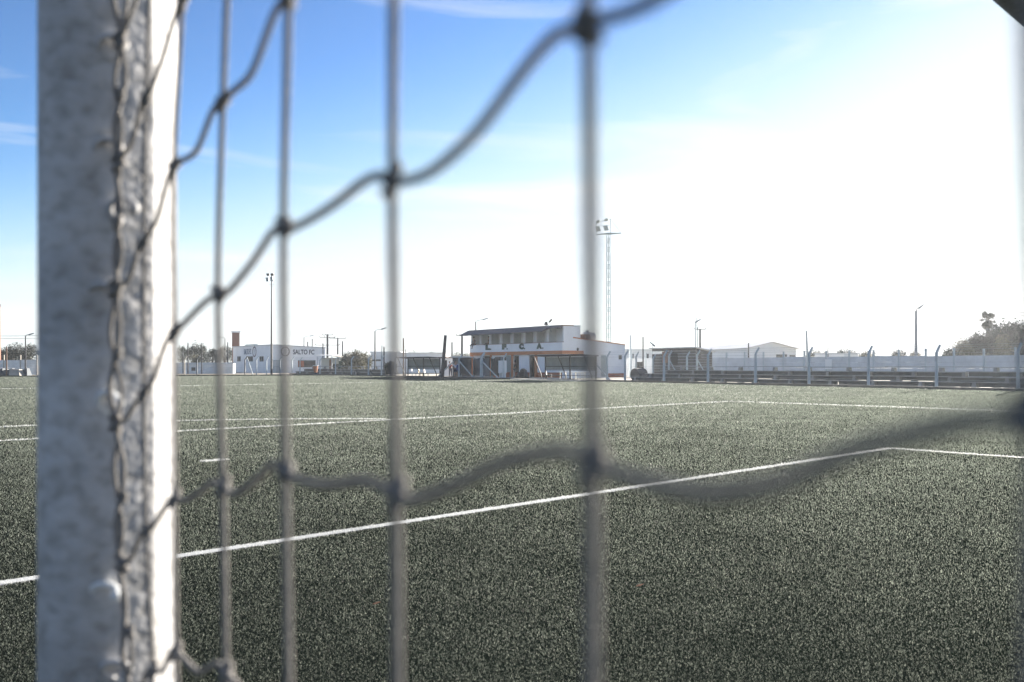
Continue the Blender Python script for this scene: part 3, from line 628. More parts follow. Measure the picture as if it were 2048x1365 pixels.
# ================================================================ people
def skinned(name, m, pts, edges, rad, parent, sub=1):
    me = bpy.data.meshes.new(name); me.from_pydata([tuple(p) for p in pts], edges, []); me.update(); me.materials.append(m)
    o = bpy.data.objects.new(name, me); COL.objects.link(o); o.parent = parent
    sk = o.modifiers.new('s', 'SKIN'); sk.use_smooth_shade = True
    if not me.skin_vertices: me.skin_vertices.new()
    for i, r_ in enumerate(rad):
        v = me.skin_vertices[0].data[i]; v.radius = (r_, r_) if not isinstance(r_, tuple) else r_
    me.skin_vertices[0].data[0].use_root = True
    ss = o.modifiers.new('u', 'SUBSURF'); ss.levels = sub; ss.render_levels = sub; return o
def person(label, loc, rz, sit, shirt, legs_m, k=1.0, armL=None, armR=None, legL=None, legR=None, lean=0, group=None, head=0):
    t = thing('person', label, 'person', loc, rz, group); t.scale = (k, k, k)
    hz = .93 if not sit else .10
    P_ = lambda x_, y_, z_: Vector((x_, y_+lean*(z_-hz) if z_ > hz else y_, z_))
    ch = P_(0, 0, hz+.45); nk = P_(0, -.01, hz+.56)
    if sit: dl = [(.10, -.45, hz+.02), (.11, -.50, hz-.42), (.11, -.62, hz-.45)]; dr = [(-.10, -.45, hz+.02), (-.11, -.48, hz-.42), (-.11, -.60, hz-.45)]
    else: dl = [(.12, -.03, .50), (.13, .02, .08), (.14, -.14, .03)]; dr = [(-.12, .02, .50), (-.13, .06, .08), (-.14, -.10, .03)]
    dl = legL or dl; dr = legR or dr
    al = armL or [(.25, .0, hz+.22), (.24, -.16, hz+.02), (.22, -.22, hz-.05)]; ar = armR or [(-.25, .0, hz+.22), (-.24, -.14, hz+.0), (-.22, -.2, hz-.07)]
    pts = [P_(0,0,hz), P_(0,0,hz+.22), ch, nk, P_(0,-.02+head,hz+.66), P_(0,-.03+head,hz+.78)]
    rad = [(.14,.11), (.13,.10), (.15,.10), .05, .085, .07]; ed = [(0,1),(1,2),(2,3),(3,4),(4,5)]
    def limb(root, first, pl, rr_):
        i0 = len(pts); pts.append(first); rad.append(rr_[0]); ed.append((root, i0))
        for p, r_ in zip(pl, rr_[1:]): pts.append(Vector(p)); rad.append(r_); ed.append((len(pts)-2, len(pts)-1))
    limb(0, Vector((.10,0,hz-.05)), dl, [.095,.062,.04,.035]); limb(0, Vector((-.10,0,hz-.05)), dr, [.095,.062,.04,.035])
    limb(2, ch+Vector((.19,0,-.02)), al, [.055,.042,.03,.028]); limb(2, ch+Vector((-.19,0,-.02)), ar, [.055,.042,.03,.028])
    body = skinned('body', M['skin'], pts, ed, rad, t)
    sp = [P_(0,0,hz-.02), P_(0,0,hz+.22), ch+Vector((0,0,.02)), ch+Vector((.19,0,-.02)), Vector(al[0])*.7+(ch+Vector((.19,0,-.02)))*.3, ch+Vector((-.19,0,-.02)), Vector(ar[0])*.7+(ch+Vector((-.19,0,-.02)))*.3]
    skinned('shirt', shirt, sp, [(0,1),(1,2),(2,3),(3,4),(2,5),(5,6)], [(.165,.125),(.155,.125),(.17,.12),.075,.07,.075,.07], t)
    lp = [P_(0,0,hz+.02), Vector((.10,0,hz-.06)), Vector((.10,0,hz-.06)).lerp(Vector(dl[0]), .9), Vector((-.10,0,hz-.06)), Vector((-.10,0,hz-.06)).lerp(Vector(dr[0]), .9)]
    le = [(0,1),(1,2),(0,3),(3,4)]; lr = [(.165,.125), .115, .095, .115, .095]
    if legs_m[1]:
        lp += [Vector(dl[1]), Vector(dr[1])]; le += [(2,5),(4,6)]; lr += [.06, .06]
    skinned('trousers' if legs_m[1] else 'shorts', legs_m[0], lp, le, lr, t)
    hp = P_(0, .005+head, hz+.80); MB().ball((hp.x, hp.y, hp.z-.02), .105, .10, 10, 8).build('hair', M['hair'], t, smooth=True)
    for d in (dl, dr):
        a = Vector(d[1]); b = Vector(d[2]); MB().beam(a+Vector((0,.06,-.03)), b+Vector((0,-.03,0)), .09, .08).build('shoe', M['black'], t)
    return t
p = at(911.5, 756.3, 92); person('person in white shirt and navy shorts standing at the shade cloth carrying blue gear', (p.x, p.y, .0), -.3, False, M['shirtw'], (M['navy'], False), 1.02, armR=[(-.27,-.02,1.15),(-.25,-.2,.98),(-.22,-.25,.94)])
o = MB().hexa([(-.2,-.12,0),(.2,-.12,0),(.2,.12,0),(-.2,.12,0),(-.14,-.1,.6),(.22,-.1,.5),(.22,.1,.5),(-.14,.1,.6)]).build('kit_bag', M['blue'], bevel=.04); o.location = at(916, 741, 91.6); tag(o, 'blue sports bag held by the person in the white shirt', 'bag')
p = at(901, 751, 104); person('person in red shirt and dark trousers leaning by the small white hut', (p.x, p.y, 0), .6, False, M['shirtr'], (M['navy'], True), .98, lean=.25)
x_, z_ = fr(948, 689, 0); p = B.world(x_, .05, zsill); person('person in grey shirt sitting on the balcony sill with one leg hanging outside', (p.x, p.y, p.z-.02), RZ, True, M['shirtg'], (M['navy'], True), 1.0, lean=-.12,
    legL=[(.12,-.3,.16),(.10,-.35,-.35),(.08,-.46,-.42)], legR=[(-.35,-.1,.16),(-.62,-.12,-.05),(-.70,-.2,-.10)], armR=[(-.26,-.05,.32),(-.3,-.25,.30),(-.28,-.32,.33)])
x_, z_ = fr(974, 688, 0); p = B.world(x_, .25, zsill); person('person in black sitting sideways on the balcony sill beside a pillar', (p.x, p.y, p.z-.02), RZ-.7, True, M['shirtb'], (M['black'], True), 1.0, legL=[(.1,-.35,.12),(.1,-.5,-.02),(.1,-.6,-.02)], legR=[(-.1,-.35,.12),(-.1,-.5,-.02),(-.1,-.6,-.02)])
x_ = fr(1030, yl=-.9)[0]; p = B.world(x_, -.9); person('person in dark green top standing in the open clubhouse doorway', (p.x, p.y, 0), RZ-.2, False, mat('dark_green_shirt', (.02, .05, .045), .9), (M['wood'], False), 1.02)

# ================================================================ masts and poles
def lattice(label, px_, Z, ytop, yplat):
    x_ = gx(px_, Z); zt = H+(HY-yplat)/F*Z; t = thing('floodlight_mast', label, 'floodlight mast', (x_, Z, 0), -.15); hw = .20
    mb = MB(); cs = [(-hw,-hw*.6), (hw,-hw*.6), (0, hw)]
    for c in cs: mb.tube([(c[0]*1.3, c[1]*1.3, 0), (c[0], c[1], zt)], .045, 6)
    k = int(zt/.52)
    for i in range(k):
        z = i*.52
        for a in range(3):
            p0, p1 = cs[a], cs[(a+1) % 3]; mb.beam((*p0, z), (*p1, z), .045)
            if i % 2: mb.beam((*p0, z), (*p1, z+.52), .028)
    mb.build('lattice', M['pale_steel'], t)
    mb = MB(); W = 1.45
    # diamond shaped platform and hoop
    q = [(-W, -.3, zt-.12), (-.1, -.95, zt-.05), (W*1.05, .1, zt+.05), (.1, .9, zt+.05)]
    for a in range(4): mb.beam(q[a], q[(a+1) % 4], .07)
    for f_ in (.25, .5, .75): mb.beam(Vector(q[0]).lerp(Vector(q[3]), f_), Vector(q[1]).lerp(Vector(q[2]), f_), .05)
    mb.build('platform', M['pale_steel'], t)
    mb = MB(); ht = zt+1.75
    mb.beam((.25,-.2,zt), (.25,-.2,ht), .07); mb.beam((-1.5,-.4,ht-.40), (.25,-.2,ht), .05); mb.beam((-1.4,-.4,zt), (-1.4,-.4,ht-.38), .05); mb.beam((.25,-.2,ht), (W*1.05,.1,zt+.05), .02); mb.beam((-1.45,-.4,zt+.85), (.25,-.2,zt+1.0), .04)
    mb.build('light_frame', M['pale_steel'], t)
    for (dx, dz, sz, tl) in ((-1.25, 1.42, .40, 0), (-.25, 1.62, .38, 0), (-1.15, .55, .62, .35), (-.2, .62, .62, .35)):
        w2 = .26 if sz > .5 else .22
        MB().hexa([(dx-w2,-.5,zt+dz-sz/2),(dx+w2,-.5,zt+dz-sz/2+.08),(dx+w2,-.25,zt+dz-sz/2+.08),(dx-w2,-.25,zt+dz-sz/2),(dx-w2-tl*.5,-.6,zt+dz+sz/2-.08),(dx+w2-tl*.5,-.6,zt+dz+sz/2),(dx+w2-tl*.5,-.35,zt+dz+sz/2),(dx-w2-tl*.5,-.35,zt+dz+sz/2-.08)]).build('floodlight', M['steel'], t)
lattice('tall pale lattice mast with floodlights rising behind the clubhouse', 1217, 108, 437, 468)
Z = 128; x_ = gx(543, Z); zt = H+(HY-547)/F*Z
t = thing('floodlight_pole', 'tall dark single pole with four floodlights on the left', 'floodlight pole', (x_, Z, 0))
MB().tube([(0,0,0),(0,0,zt)], [.16,.07], 8).build('pole', M['black'], t)
mb = MB().beam((-.55,0,zt-.15),(.5,0,zt-.15),.04).beam((-.55,0,zt-1.0),(.5,0,zt-1.0),.04).beam((.5,0,zt-.15),(.5,0,zt-1.05),.03).beam((-.4,0,zt-1.6),(.45,0,zt-1.55),.04).beam((.3,0,zt-1.6),(.1,0,zt-2.0),.03); mb.build('crossarm', M['pale_steel'], t)
for dx, dz, s in ((-.42, -.2, .18), (.18, -.2, .18), (-.5, -.9, .30), (.12, -.85, .32)):
    MB().hexa([(dx-.2,-.2,zt+dz-s),(dx+.2,-.2,zt+dz-s+.05),(dx+.2,.05,zt+dz-s+.05),(dx-.2,.05,zt+dz-s),(dx-.28,-.25,zt+dz+s-.05),(dx+.12,-.25,zt+dz+s),(dx+.12,0,zt+dz+s),(dx-.28,0,zt+dz+s-.05)]).build('floodlight', M['steel'] if s > .2 else M['black'], t)
def lamp(label, px_, ytop, Z, ax, ay, m='pole', r=.11, head=True, group='street lamps around the ground'):
    x_ = gx(px_, Z); zt = H+(HY-ytop)/F*Z; t = thing('street_lamp', label, 'street lamp', (x_, Z, 0), 0, group)
    dx = (ax-px_)/F*Z; dz = (ytop-ay)/F*Z
    MB().tube([(0,0,0),(0,0,zt*.6),(0,0,zt)], [r, r*.8, r*.6], 8).build('pole', M[m], t)
    MB().tube([(0,0,zt-.02),(dx*.12,0,zt+dz*.35),(dx*.8,0,zt+dz*.85)], .04, 6).build('arm', M['pole'] if m != 'pole' else M['steel'], t)
    s = 1 if dx > 0 else -1
    tip = Vector((dx, 0, zt+dz)); dv = Vector((dx, 0, dz)).normalized(); MB().beam(tip-dv*.55, tip+dv*.15, .24, .15, .14).build('lamp_head', M['dgrey'], t)
lamp('street lamp with long arm standing left of the bright near cord', 750, 663, 112, 771, 656.5)
lamp('street lamp with long arm rising behind the clubhouse roof', 951.5, 644, 112, 974, 637.5)
lamp('short street lamp behind the left white building', 608, 675, 165, 626, 671.5)
lamp('street lamp beside the post at the far left edge', 51, 672, 116, 66, 667.5)
lamp('thin street lamp half hidden by net cords over the left trees', 450, 677, 150, 436, 674)
lamp('tall blue grey lamp post with slanted head above the right wall', 1832, 622, 100, 1845, 611, 'dgrey', .19)
lamp('lamp with slanted head beside the thin antenna above the dark shed', 1391, 645, 96, 1399, 640.5, 'conc', .08)
lamp('small short lamp left of the dark shed', 1305, 689, 96, 1302, 686.5, 'conc', .06)
def pole(label, px_, ytop, Z, px_b=None, m='pole', r=.10, arms=(), group='bare poles around the ground', ybase=None):
    x0 = gx(px_b if px_b is not None else px_, Z); x1 = gx(px_, Z); zt = H+(HY-ytop)/F*Z; t = thing('utility_pole', label, 'utility pole', (x0, Z, 0), 0, group)
    MB().tube([(0,0,-.02),(x1-x0,0,zt)], [r*1.15, r*.85], 7).build('pole', M[m], t)
    for (dz, wl) in arms:
        mb = MB().beam((x1-x0-wl,0,zt-dz), (x1-x0+wl,0,zt-dz), .07)
        for q in (-wl, -wl*.4, wl): mb.beam((x1-x0+q,0,zt-dz+.04), (x1-x0+q,0,zt-dz+.24), .07)
        mb.build('crossarm', M['pole'], t)
pole('thick dark utility pole with two crossarms behind the porch house', 655, 669, 140, arms=((.12, .8), (.5, 1.2), (1.7, 1.9)), r=.17)
pole('utility pole with one crossarm right of the thick dark pole', 675.5, 676, 140, arms=((.1, 1.3),), r=.12)
pole('short plain pole left of the thick dark pole', 646, 687, 150, r=.10)
pole('plain pole right of the two crossarm poles', 685, 683, 140, r=.10)
pole('short stub pole on the left building roofline', 615.5, 684, 170, r=.12)
pole('slim pole beside the stub pole on the left building roofline', 624.5, 678, 170, r=.10)
pole('thin leaning pole between the lamp and the bright near cord', 764, 691, 110, 762, r=.06, m='steel')
pole('pole right of the thin leaning one beside the near cord', 768, 694, 110, r=.09)
pole('tall reddish pole left of the left team shelter', 807, 677, 104, r=.09, m='brown')
pole('thin short pole at the left team shelter roof', 811.5, 699, 112, r=.06)
pole('thick dark pole leaning right beside the left team shelter', 891, 671, 88, 884, r=.17)
pole('slim dark pole just right of the thick leaning pole', 890.5, 683, 118, r=.10)
pole('slim dark pole between the leaning pole and the crossarm pole', 904, 685, 118, r=.10)
pole('dark pole with crossarm left of the clubhouse', 924, 671, 112, r=.14, arms=((.05, .7),))
pole('thick pale post right of the clubhouse', 1260.5, 671, 98, r=.13, m='conc')
pole('thin dark post standing between the clubhouse and the shed', 1286, 674, 98, r=.08)
pole('dark pole with crossarm directly behind the shed', 1400, 658, 100, r=.12, arms=((.1, .6),))
pole('thin lattice antenna behind the shed', 1393.5, 635, 100, 1397, r=.05, m='pale_steel')
pole('thin dark pole before the warehouse gable', 1497, 686, 105, r=.09)
pole('pole leaning left beside a bent fence post on the right', 1612.5, 662, 70, 1617, r=.08, m='conc')
pole('short thin pole above the small white house', 1656, 696, 120, r=.06)
pole('dark bare post at the far left before the slab wall', 13, 693, 112, r=.08, m='brown')
pole('first thin pole left of the trees behind the low white building', 366, 693, 135, r=.07)
pole('second thin pole beside the eucalyptus trees', 376, 686, 135, r=.09)
pole('third thin pole right of the eucalyptus trees', 403.5, 686, 135, r=.08)
pole('tall slim pole left of the brown tower', 455.5, 685, 150, r=.10)
# old posts around the shed
for a, yb_, yt_, lab in ((1272, 740, 704, 'thin white bent post left of the shed'), (1306, 738, 709, 'white bent post at the left corner of the shed'), (1338, 742, 702, 'white bent post with brace before the shed'), (1374, 742, 703, 'crumbling pale bent post before the shed centre'), (1394, 742, 701, 'pale bent post with a diagonal brace before the shed')):
    y_ = 9.0; x_ = FE.front(a, yl=y_)[0]; t = thing('concrete_post', lab, 'post', FE.world(x_, y_), RZ, 'old bent concrete posts around the shed')
    hh = FE.front(a, yt_, y_)[1]; bent_post(t, 0, 0, hh, .14, M['conc'])
    if a in (1338, 1394): MB().beam((.0, .1, 1.7), (1.3, .1, 0), .07).build('brace', M['conc'], t)
# shed
y_ = 10.2; xa, zt_ = FE.front(1304, 698, y_); xb, zt2 = FE.front(1392, 697, y_)
t = thing('shed', 'dark patched board shed with gaps behind the left part of the long bleacher', 'shed', FE.world(xa, y_), RZ); L = xb-xa
yr = FE.side(1424, HY, xb)[0]-y_; zt3 = FE.side(1424, 705, xb)[1]; random.seed(8)
mb = MB(); nb = 11
for i in range(nb):
    z0 = i*zt_/nb; segs = [0, L*random.uniform(.2,.4), L*random.uniform(.5,.8), L]
    for a, b in zip(segs, segs[1:]):
        if (i, a) == (9, 0) or random.random() < .05: continue
        o_ = random.uniform(0, .03); mb.box(a+.02, b-.01, -.03+o_, o_, z0+.015, z0+zt_/nb)
mb.build('front_boards', M['shed'], t)
mb = MB()
for i in range(nb):
    z0 = i*zt3/nb; mb.box(L+.002, L+.03, .02, yr, z0+.015, z0+zt3/nb)
mb.hexa([(L+.002,.02,zt3+.02),(L+.03,.02,zt3+.02),(L+.03,yr,zt3-.02),(L+.002,yr,zt3-.02),(L+.002,.02,zt_-.06),(L+.03,.02,zt_-.06),(L+.03,yr,zt3),(L+.002,yr,zt3)])
mb.build('side_boards', M['shed'], t)
MB().hexa([(-.2,-.2,zt_),(L+.15,-.2,zt_),(L+.15,yr+.3,zt3),(-.2,yr+.3,zt3),(-.2,-.2,zt_+.08),(L+.15,-.2,zt_+.08),(L+.15,yr+.3,zt3+.12),(-.2,yr+.3,zt3+.12)]).build('roof', M['white2'], t)
MB().box(L*.25, L*.38, -.06, -.035, 1.5, 2.5).build('hatch', M['brown'], t)
MB().box(L*.46, L*.6, -.06, -.035, 1.3, 2.4).build('hatch', M['dark'], t)
# dark objects against wall left of shed
o = MB().box(-.5,.5,-.03,.02,-.35,.35).box(-.53,-.5,-.05,.03,-.38,.38).box(.5,.53,-.05,.03,-.38,.38).build('wall_hatch', M['dark']); o.location = WA.world(WA.front(1278, yl=-.1)[0], -.1, WA.front(1278, 730.5, -.1)[1]); o.rotation_euler = (0,0,RZ); tag(o, 'dark rectangular hatch in the pale wall beside the roller', 'hatch')

# ================================================================ warehouse and other buildings behind
Wf = Frame(gx(1506, 150), 150); W1 = Wf.side(1592, HY, 0)[0]; Lw = Wf.front(1332, HY, 0)[0]
wz = Wf.front(1506, 695)[1]; rz_ = Wf.side(1543, 686, 0)[1]; yr_ = W1/2
t = thing('warehouse', 'long white metal warehouse with a gable and pale roof beyond the right wall', 'warehouse', Wf.world(0, 0), RZ)
t.location = (gx(1592, 172), 172, 0)
# simple gabled volume facing the ground: gable on the right
P0 = Vector((gx(1497, 150), 150)); P1 = Vector((gx(1592, 158), 158)); P2 = Vector((gx(1322, 205), 205))
t.location = (P0.x, P0.y, 0); t.rotation_euler = (0, 0, 0)
a_ = P1-P0; b_ = P2-P0; mid = a_/2; ev = H+(HY-696)/F*150; rg = H+(HY-685.5)/F*154
q = [(0,0), (a_.x, a_.y), (a_.x+b_.x, a_.y+b_.y), (b_.x, b_.y)]
mb = MB(); mb.prism(q, 0, ev-.01); mb.build('wall', M['ware'], t)
MB().add([(0,0,ev),(a_.x,a_.y,ev),(mid.x,mid.y,rg)], [(0,1,2)]).build('gable', M['ware'], t)
o_ = Vector((-.35,-.5)); MB().hexa([(o_.x,o_.y,ev-.15),(mid.x+o_.x*.2,mid.y-.5,rg),(mid.x+b_.x,mid.y+b_.y,rg),(b_.x-.4,b_.y,ev-.15),(o_.x,o_.y,ev+.0),(mid.x+o_.x*.2,mid.y-.5,rg+.15),(mid.x+b_.x,mid.y+b_.y,rg+.15),(b_.x-.4,b_.y,ev)]).build('roof', M['roof'], t)
MB().hexa([(mid.x,mid.y-.5,rg),(a_.x+.4,a_.y-.5,ev-.1),(a_.x+b_.x,a_.y+b_.y,ev-.1),(mid.x+b_.x,mid.y+b_.y,rg),(mid.x,mid.y-.5,rg+.15),(a_.x+.4,a_.y-.5,ev+.05),(a_.x+b_.x,a_.y+b_.y,ev+.05),(mid.x+b_.x,mid.y+b_.y,rg+.15)]).build('roof', M['roof'], t)
du = a_.normalized()
for f0, f1, zz0, zz1, mm_, nm in ((.57, .80, 2.4, 3.2, 'dark', 'window'), (.86, .98, 2.2, 3.1, 'dark', 'window')):
    p0 = a_*f0+Vector((0,-.06)); p1 = a_*f1+Vector((0,-.06)); MB().hexa([(p0.x,p0.y,zz0),(p1.x,p1.y,zz0),(p1.x,p1.y+.05,zz0),(p0.x,p0.y+.05,zz0),(p0.x,p0.y,zz1),(p1.x,p1.y,zz1),(p1.x,p1.y+.05,zz1),(p0.x,p0.y+.05,zz1)]).build(nm, M[mm_], t)
def pxbox(name, label, cat, x0, x1, yt, Z, m, roofm=None, wins=(), depth=5, roof_h=.12, slope=0, group=None, ang=0):
    xa, xb = gx(x0, Z), gx(x1, Z); zt = H+(HY-yt)/F*Z; t = thing(name, label, cat, (xa, Z, 0), ang, group); L = xb-xa; z2 = zt+slope
    MB().hexa([(0,0,-.02),(L,0,-.02),(L,depth,-.02),(0,depth,-.02),(0,0,zt),(L,0,z2),(L,depth,z2),(0,depth,zt)]).build('wall', M[m], t)
    MB().hexa([(-.15,-.2,zt+.002),(L+.15,-.2,z2+.002),(L+.15,depth+.1,z2+.002),(-.15,depth+.1,zt+.002),(-.15,-.2,zt+roof_h),(L+.15,-.2,z2+roof_h),(L+.15,depth+.1,z2+roof_h),(-.15,depth+.1,zt+roof_h)]).build('roof', M[roofm or m], t)
    for (a, b, c, d, mm_, nm) in wins:
        wa, wb = gx(a, Z)-xa, gx(b, Z)-xa; za_, zb_ = H+(HY-d)/F*Z, H+(HY-c)/F*Z
        fo = MB().box(wa-.06, wb+.06, -.03, -.002, za_-.06, zb_+.06).build(nm+'_frame' if nm == 'window' else nm, M['precast'] if nm == 'window' else M[mm_], t)
        if nm == 'window': MB().box(wa, wb, -.045, -.031, za_, zb_).build('pane', M[mm_], fo)
    return t
pxbox('low_building', 'pale building with narrow dark windows left of the dark shed', 'building', 1252, 1322, 700, 118, 'ware', 'ware', ((1264, 1267, 708, 718, 'dark', 'window'), (1294, 1297, 708, 718, 'dark', 'window')))
pxbox('small_house', 'small white flat roofed house with grey end above the right wall', 'house', 1655, 1716, 708, 120, 'white', 'precast', ((1689, 1714, 708.5, 716, 'ware', 'annex'),))
pxbox('long_shed', 'long grey blue metal shed behind the left bleacher and lamp', 'building', 742, 800, 706, 150, 'ware', 'ware', ((744, 764, 720, 722, 'dark', 'opening'),), 20, .2)
pxbox('row_house', 'pale flat building above the left team shelter', 'building', 797, 890, 707, 140, 'white', 'precast', (), 8)
pxbox('small_hut', 'small white hut with dark door right of the leaning pole', 'hut', 879, 921, 716.5, 108, 'white', 'brown', ((888.5, 893, 722, 738, 'dark', 'door'),), 4)
pxbox('dark_shelter', 'dark open shelter between the hut and shade cloth', 'shelter', 905, 941, 715.5, 101, 'shed', 'white2', (), 3)
pxbox('low_building', 'low white building with a shaded diagonal stripe at the far left end line', 'building', 352, 432, 729.5, 142, 'white2', 'precast', ((383, 391, 735, 742, 'dark', 'window'),), 8, .3)
# staircase like ramp beside it
o = MB().hexa([(0,0,0),(6.5,0,0),(6.5,1.2,0),(0,1.2,0),(4.4,0,1.5),(6.5,0,1.6),(6.5,1.2,1.6),(4.4,1.2,1.5)]).build('ramp', M['precast']); o.location = (gx(392, 141), 139, 0); tag(o, 'grey sloping ramp before the low white building', 'ramp')
pxbox('dark_gate', 'dark metal sheet gate between the low white building and the lettered one', 'gate', 433, 467, 727, 150, 'shed', 'precast', ((440, 442, 728, 744, 'precast', 'bar'), (452, 454, 728, 744, 'precast', 'bar')), .3)
# lettered club building on the left
T = Frame(gx(545, 150), 150); t = thing('club_building', 'white flat roofed building with dark lettering and round crests on two walls', 'building', T.world(0, 0), RZ)
xa = T.front(466)[0]; zc = T.front(545, 691)[1]; yb = T.side(650)[0]; ze = T.side(650, 697)[1]
MB().hexa([(xa,0,-.02),(0,0,-.02),(0,yb,-.02),(xa,yb,-.02),(xa,0,zc),(0,0,zc),(0,yb,ze),(xa,yb,ze)]).build('wall', M['white'], t)
MB().hexa([(xa-.1,-.15,zc+.002),(.12,-.15,zc+.002),(.12,yb+.1,ze+.002),(xa-.1,yb+.1,ze+.002),(xa-.1,-.15,zc+.16),(.12,-.15,zc+.16),(.12,yb+.1,ze+.16),(xa-.1,yb+.1,ze+.16)]).build('roof', M['precast'], t)
for a, b in ((475, 481.5), (495, 506), (519.5, 527.5)):
    x0, z1_ = T.front(a, 713.5, -.02); x1, z0_ = T.front(b, 723); f_ = MB().box(x0-.1, x1+.1, -.03, -.002, z0_-.05, z1_+.05).build('window', M['precast'], t); MB().box(x0, x1, -.05, -.031, z0_, z1_).build('pane', M['dark'], f_)
    MB().box((x0+x1)/2-.04, (x0+x1)/2+.04, -.06, -.051, z0_, z1_).build('glazing_bar', M['precast'], f_)
x0, z1_ = T.front(467.5, 722, -.02); x1, _ = T.front(471); MB().box(x0, x1, -.05, -.002, 0, z1_).build('door', M['ware'], t)
y0, z1_ = T.side(596, 721); y1_, z0_ = T.side(631, 735); MB().box(.002, .04, y0, y1_, z0_, z1_).build('opening', M['dark'], t); MB().box(.042, .07, y0+.05, y0+(y1_-y0)*.33, z0_+.1, z1_-.1).build('red_panel', M['brick'], t)
y0, z1_ = T.side(546.5, 721); y1_, z0_ = T.side(558, 744); mb = MB()
for i in range(5): yy = y0+(y1_-y0)*i/4; mb.box(.06, .10, yy-.03, yy+.03, 0, z1_)
for z in (.1, z1_*.5, z1_-.05): mb.box(.055, .105, y0, y1_, z, z+.06)
mb.build('gate_bars', M['steel'], t); MB().box(.002, .05, y0, y1_, 0, z1_).build('gate_sheet', M['ware'], t)
def put_text(body, p, wdt, hgt, rz, m, bold=.0):
    me = text_mesh(body, hgt, wdt, .03, bold); me.materials.clear(); me.materials.append(m); o = bpy.data.objects.new('lettering', me); COL.objects.link(o); o.parent = t; o.location = p; o.rotation_euler = (0, 0, rz)
x0, z1_ = T.front(488, 698.5, -.03); x1, z0_ = T.front(502.5, 709, -.03); put_text('SALTO FC', (x0, -.03, z0_), x1-x0, z1_-z0_, 0, M['ware2'] if 'ware2' in M else mat('faded_blue_letter', (.10, .16, .24), .8), .012)
y0, z1_ = T.side(586, 699.5); y1_, z0_ = T.side(628.5, 709.5); put_text('SALTO FC', (.03, y0, z0_), y1_-y0, z1_-z0_, R(90), mat('dark_blue_letter', (.02, .03, .06), .7), .018)
def crest(p, rz, r, rv):
    c = bpy.data.objects.new('crest', None)
    mb = MB(); n_ = 28
    vs_ = []; fs = []
    for k in range(n_):
        a = 2*math.pi*k/n_
        for rr_, yy in ((1, -.0), (1, -.03), (.78, -.03), (.78, 0)): vs_.append((math.cos(a)*r*rr_, yy, math.sin(a)*rv*rr_))
    for k in range(n_):
        k2 = (k+1) % n_
        for j_ in range(4): fs.append((k*4+j_, k*4+(j_+1) % 4, k2*4+(j_+1) % 4, k2*4+j_))
    mb.add(vs_, fs); o = mb.build('crest', mat('crest_ring', (.07, .05, .08), .8), t); o.location = p; o.rotation_euler = (0, 0, rz)
    i_ = MB().box(-r*.28, r*.28, -.025, -.001, -rv*.2, rv*.5).box(-r*.18, r*.18, -.025, -.001, -rv*.5, -rv*.2).build('crest_shield', M['precast'], o)
x0, z0_ = T.front(509, 704, 0); crest((x0, -.004, z0_), 0, (T.front(512.8)[0]-T.front(505.2)[0])/2, (T.front(509, 693.5)[1]-T.front(509, 714.5)[1])/2)
y0, z0_ = T.side(570.5, 703.5); crest((.004, y0, z0_), R(90), (T.side(579.5)[0]-T.side(561.5)[0])/2, .82)
o = MB().box(0, 5.5, 0, .6, 0, .18).box(.3,.5,.1,.5,-.2,.0).box(5,5.2,.1,.5,-.2,.0).build('roof_vent', M['steel']); o.location = T.world(T.front(490, yl=2)[0], 2, zc+.35); o.rotation_euler = (0,0,RZ); tag(o, 'long low grey vent on the roof of the lettered building', 'roof vent')
# brown tower
Z = 175; t = thing('brick_tower', 'square brown brick tower with pale cap behind the lettered building', 'tower', (gx(471.5, Z), Z, 0), .35)
zt = H+(HY-666)/F*Z; hw_ = .68
MB().box(-hw_, hw_, -hw_, hw_, 0, zt).build('shaft', M['tower'], t); MB().box(-hw_-.15, hw_+.15, -hw_-.15, hw_+.15, zt+.001, zt+.28).build('cap', M['precast'], t)
Z = 125; t = thing('red_mast', 'tall red mast at the extreme left edge', 'mast', (gx(-6, Z), Z, 0)); MB().tube([(0,0,0),(0,0,9.5)], [.5,.42], 10).build('shaft', M['brick'], t); MB().tube([(0,0,9.5),(0,0,9.9)], .5, 10).build('cap', M['pole'], t)
# porch house
Z = 134; t = thing('porch_house', 'low house with sloping porch roof and brown door right of the lettered building', 'house', (gx(634, Z), Z, 0))
g_ = lambda px_: gx(px_, Z)-gx(634, Z); hz_ = lambda py_: H+(HY-py_)/F*Z
MB().box(0, g_(688), 3, 6, 0, hz_(716)).build('wall', M['room'], t)
MB().hexa([(-.3,-.3,hz_(712)),(g_(664),-.3,hz_(712)),(g_(668),6,hz_(710)),(-.3,6,hz_(710)),(-.3,-.3,hz_(711)),(g_(664),-.3,hz_(711)),(g_(668),6,hz_(709)),(-.3,6,hz_(709))]).build('porch_roof', M['white2'], t)
MB().hexa([(g_(664)+.02,-.3,hz_(712)),(g_(688),-.3,hz_(717)),(g_(688),6,hz_(717)),(g_(664)+.02,6,hz_(712)),(g_(664)+.02,-.3,hz_(711)),(g_(688),-.3,hz_(716)),(g_(688),6,hz_(716)),(g_(664)+.02,6,hz_(711))]).build('lean_to_roof', M['tan'], t)
MB().box(g_(650.5), g_(656.5), 2.9, 2.998, 0, hz_(719)).build('door', M['brown'], t)
for a in (635, 664, 679): MB().beam((g_(a), -.1, 0), (g_(a), -.1, hz_(713.5)), .14).build('porch_post', M['white2'], t)
o = MB().box(0, g_(690)-g_(680.5), -.3, .5, 0, 1.9).box(-.05, g_(690)-g_(680.5)+.05, -.35, .55, 1.902, 1.98).build('green_kiosk', M['green']); o.location = (gx(680.5, 133), 132, 0); tag(o, 'dark green box kiosk at the right end of the porch house', 'kiosk')
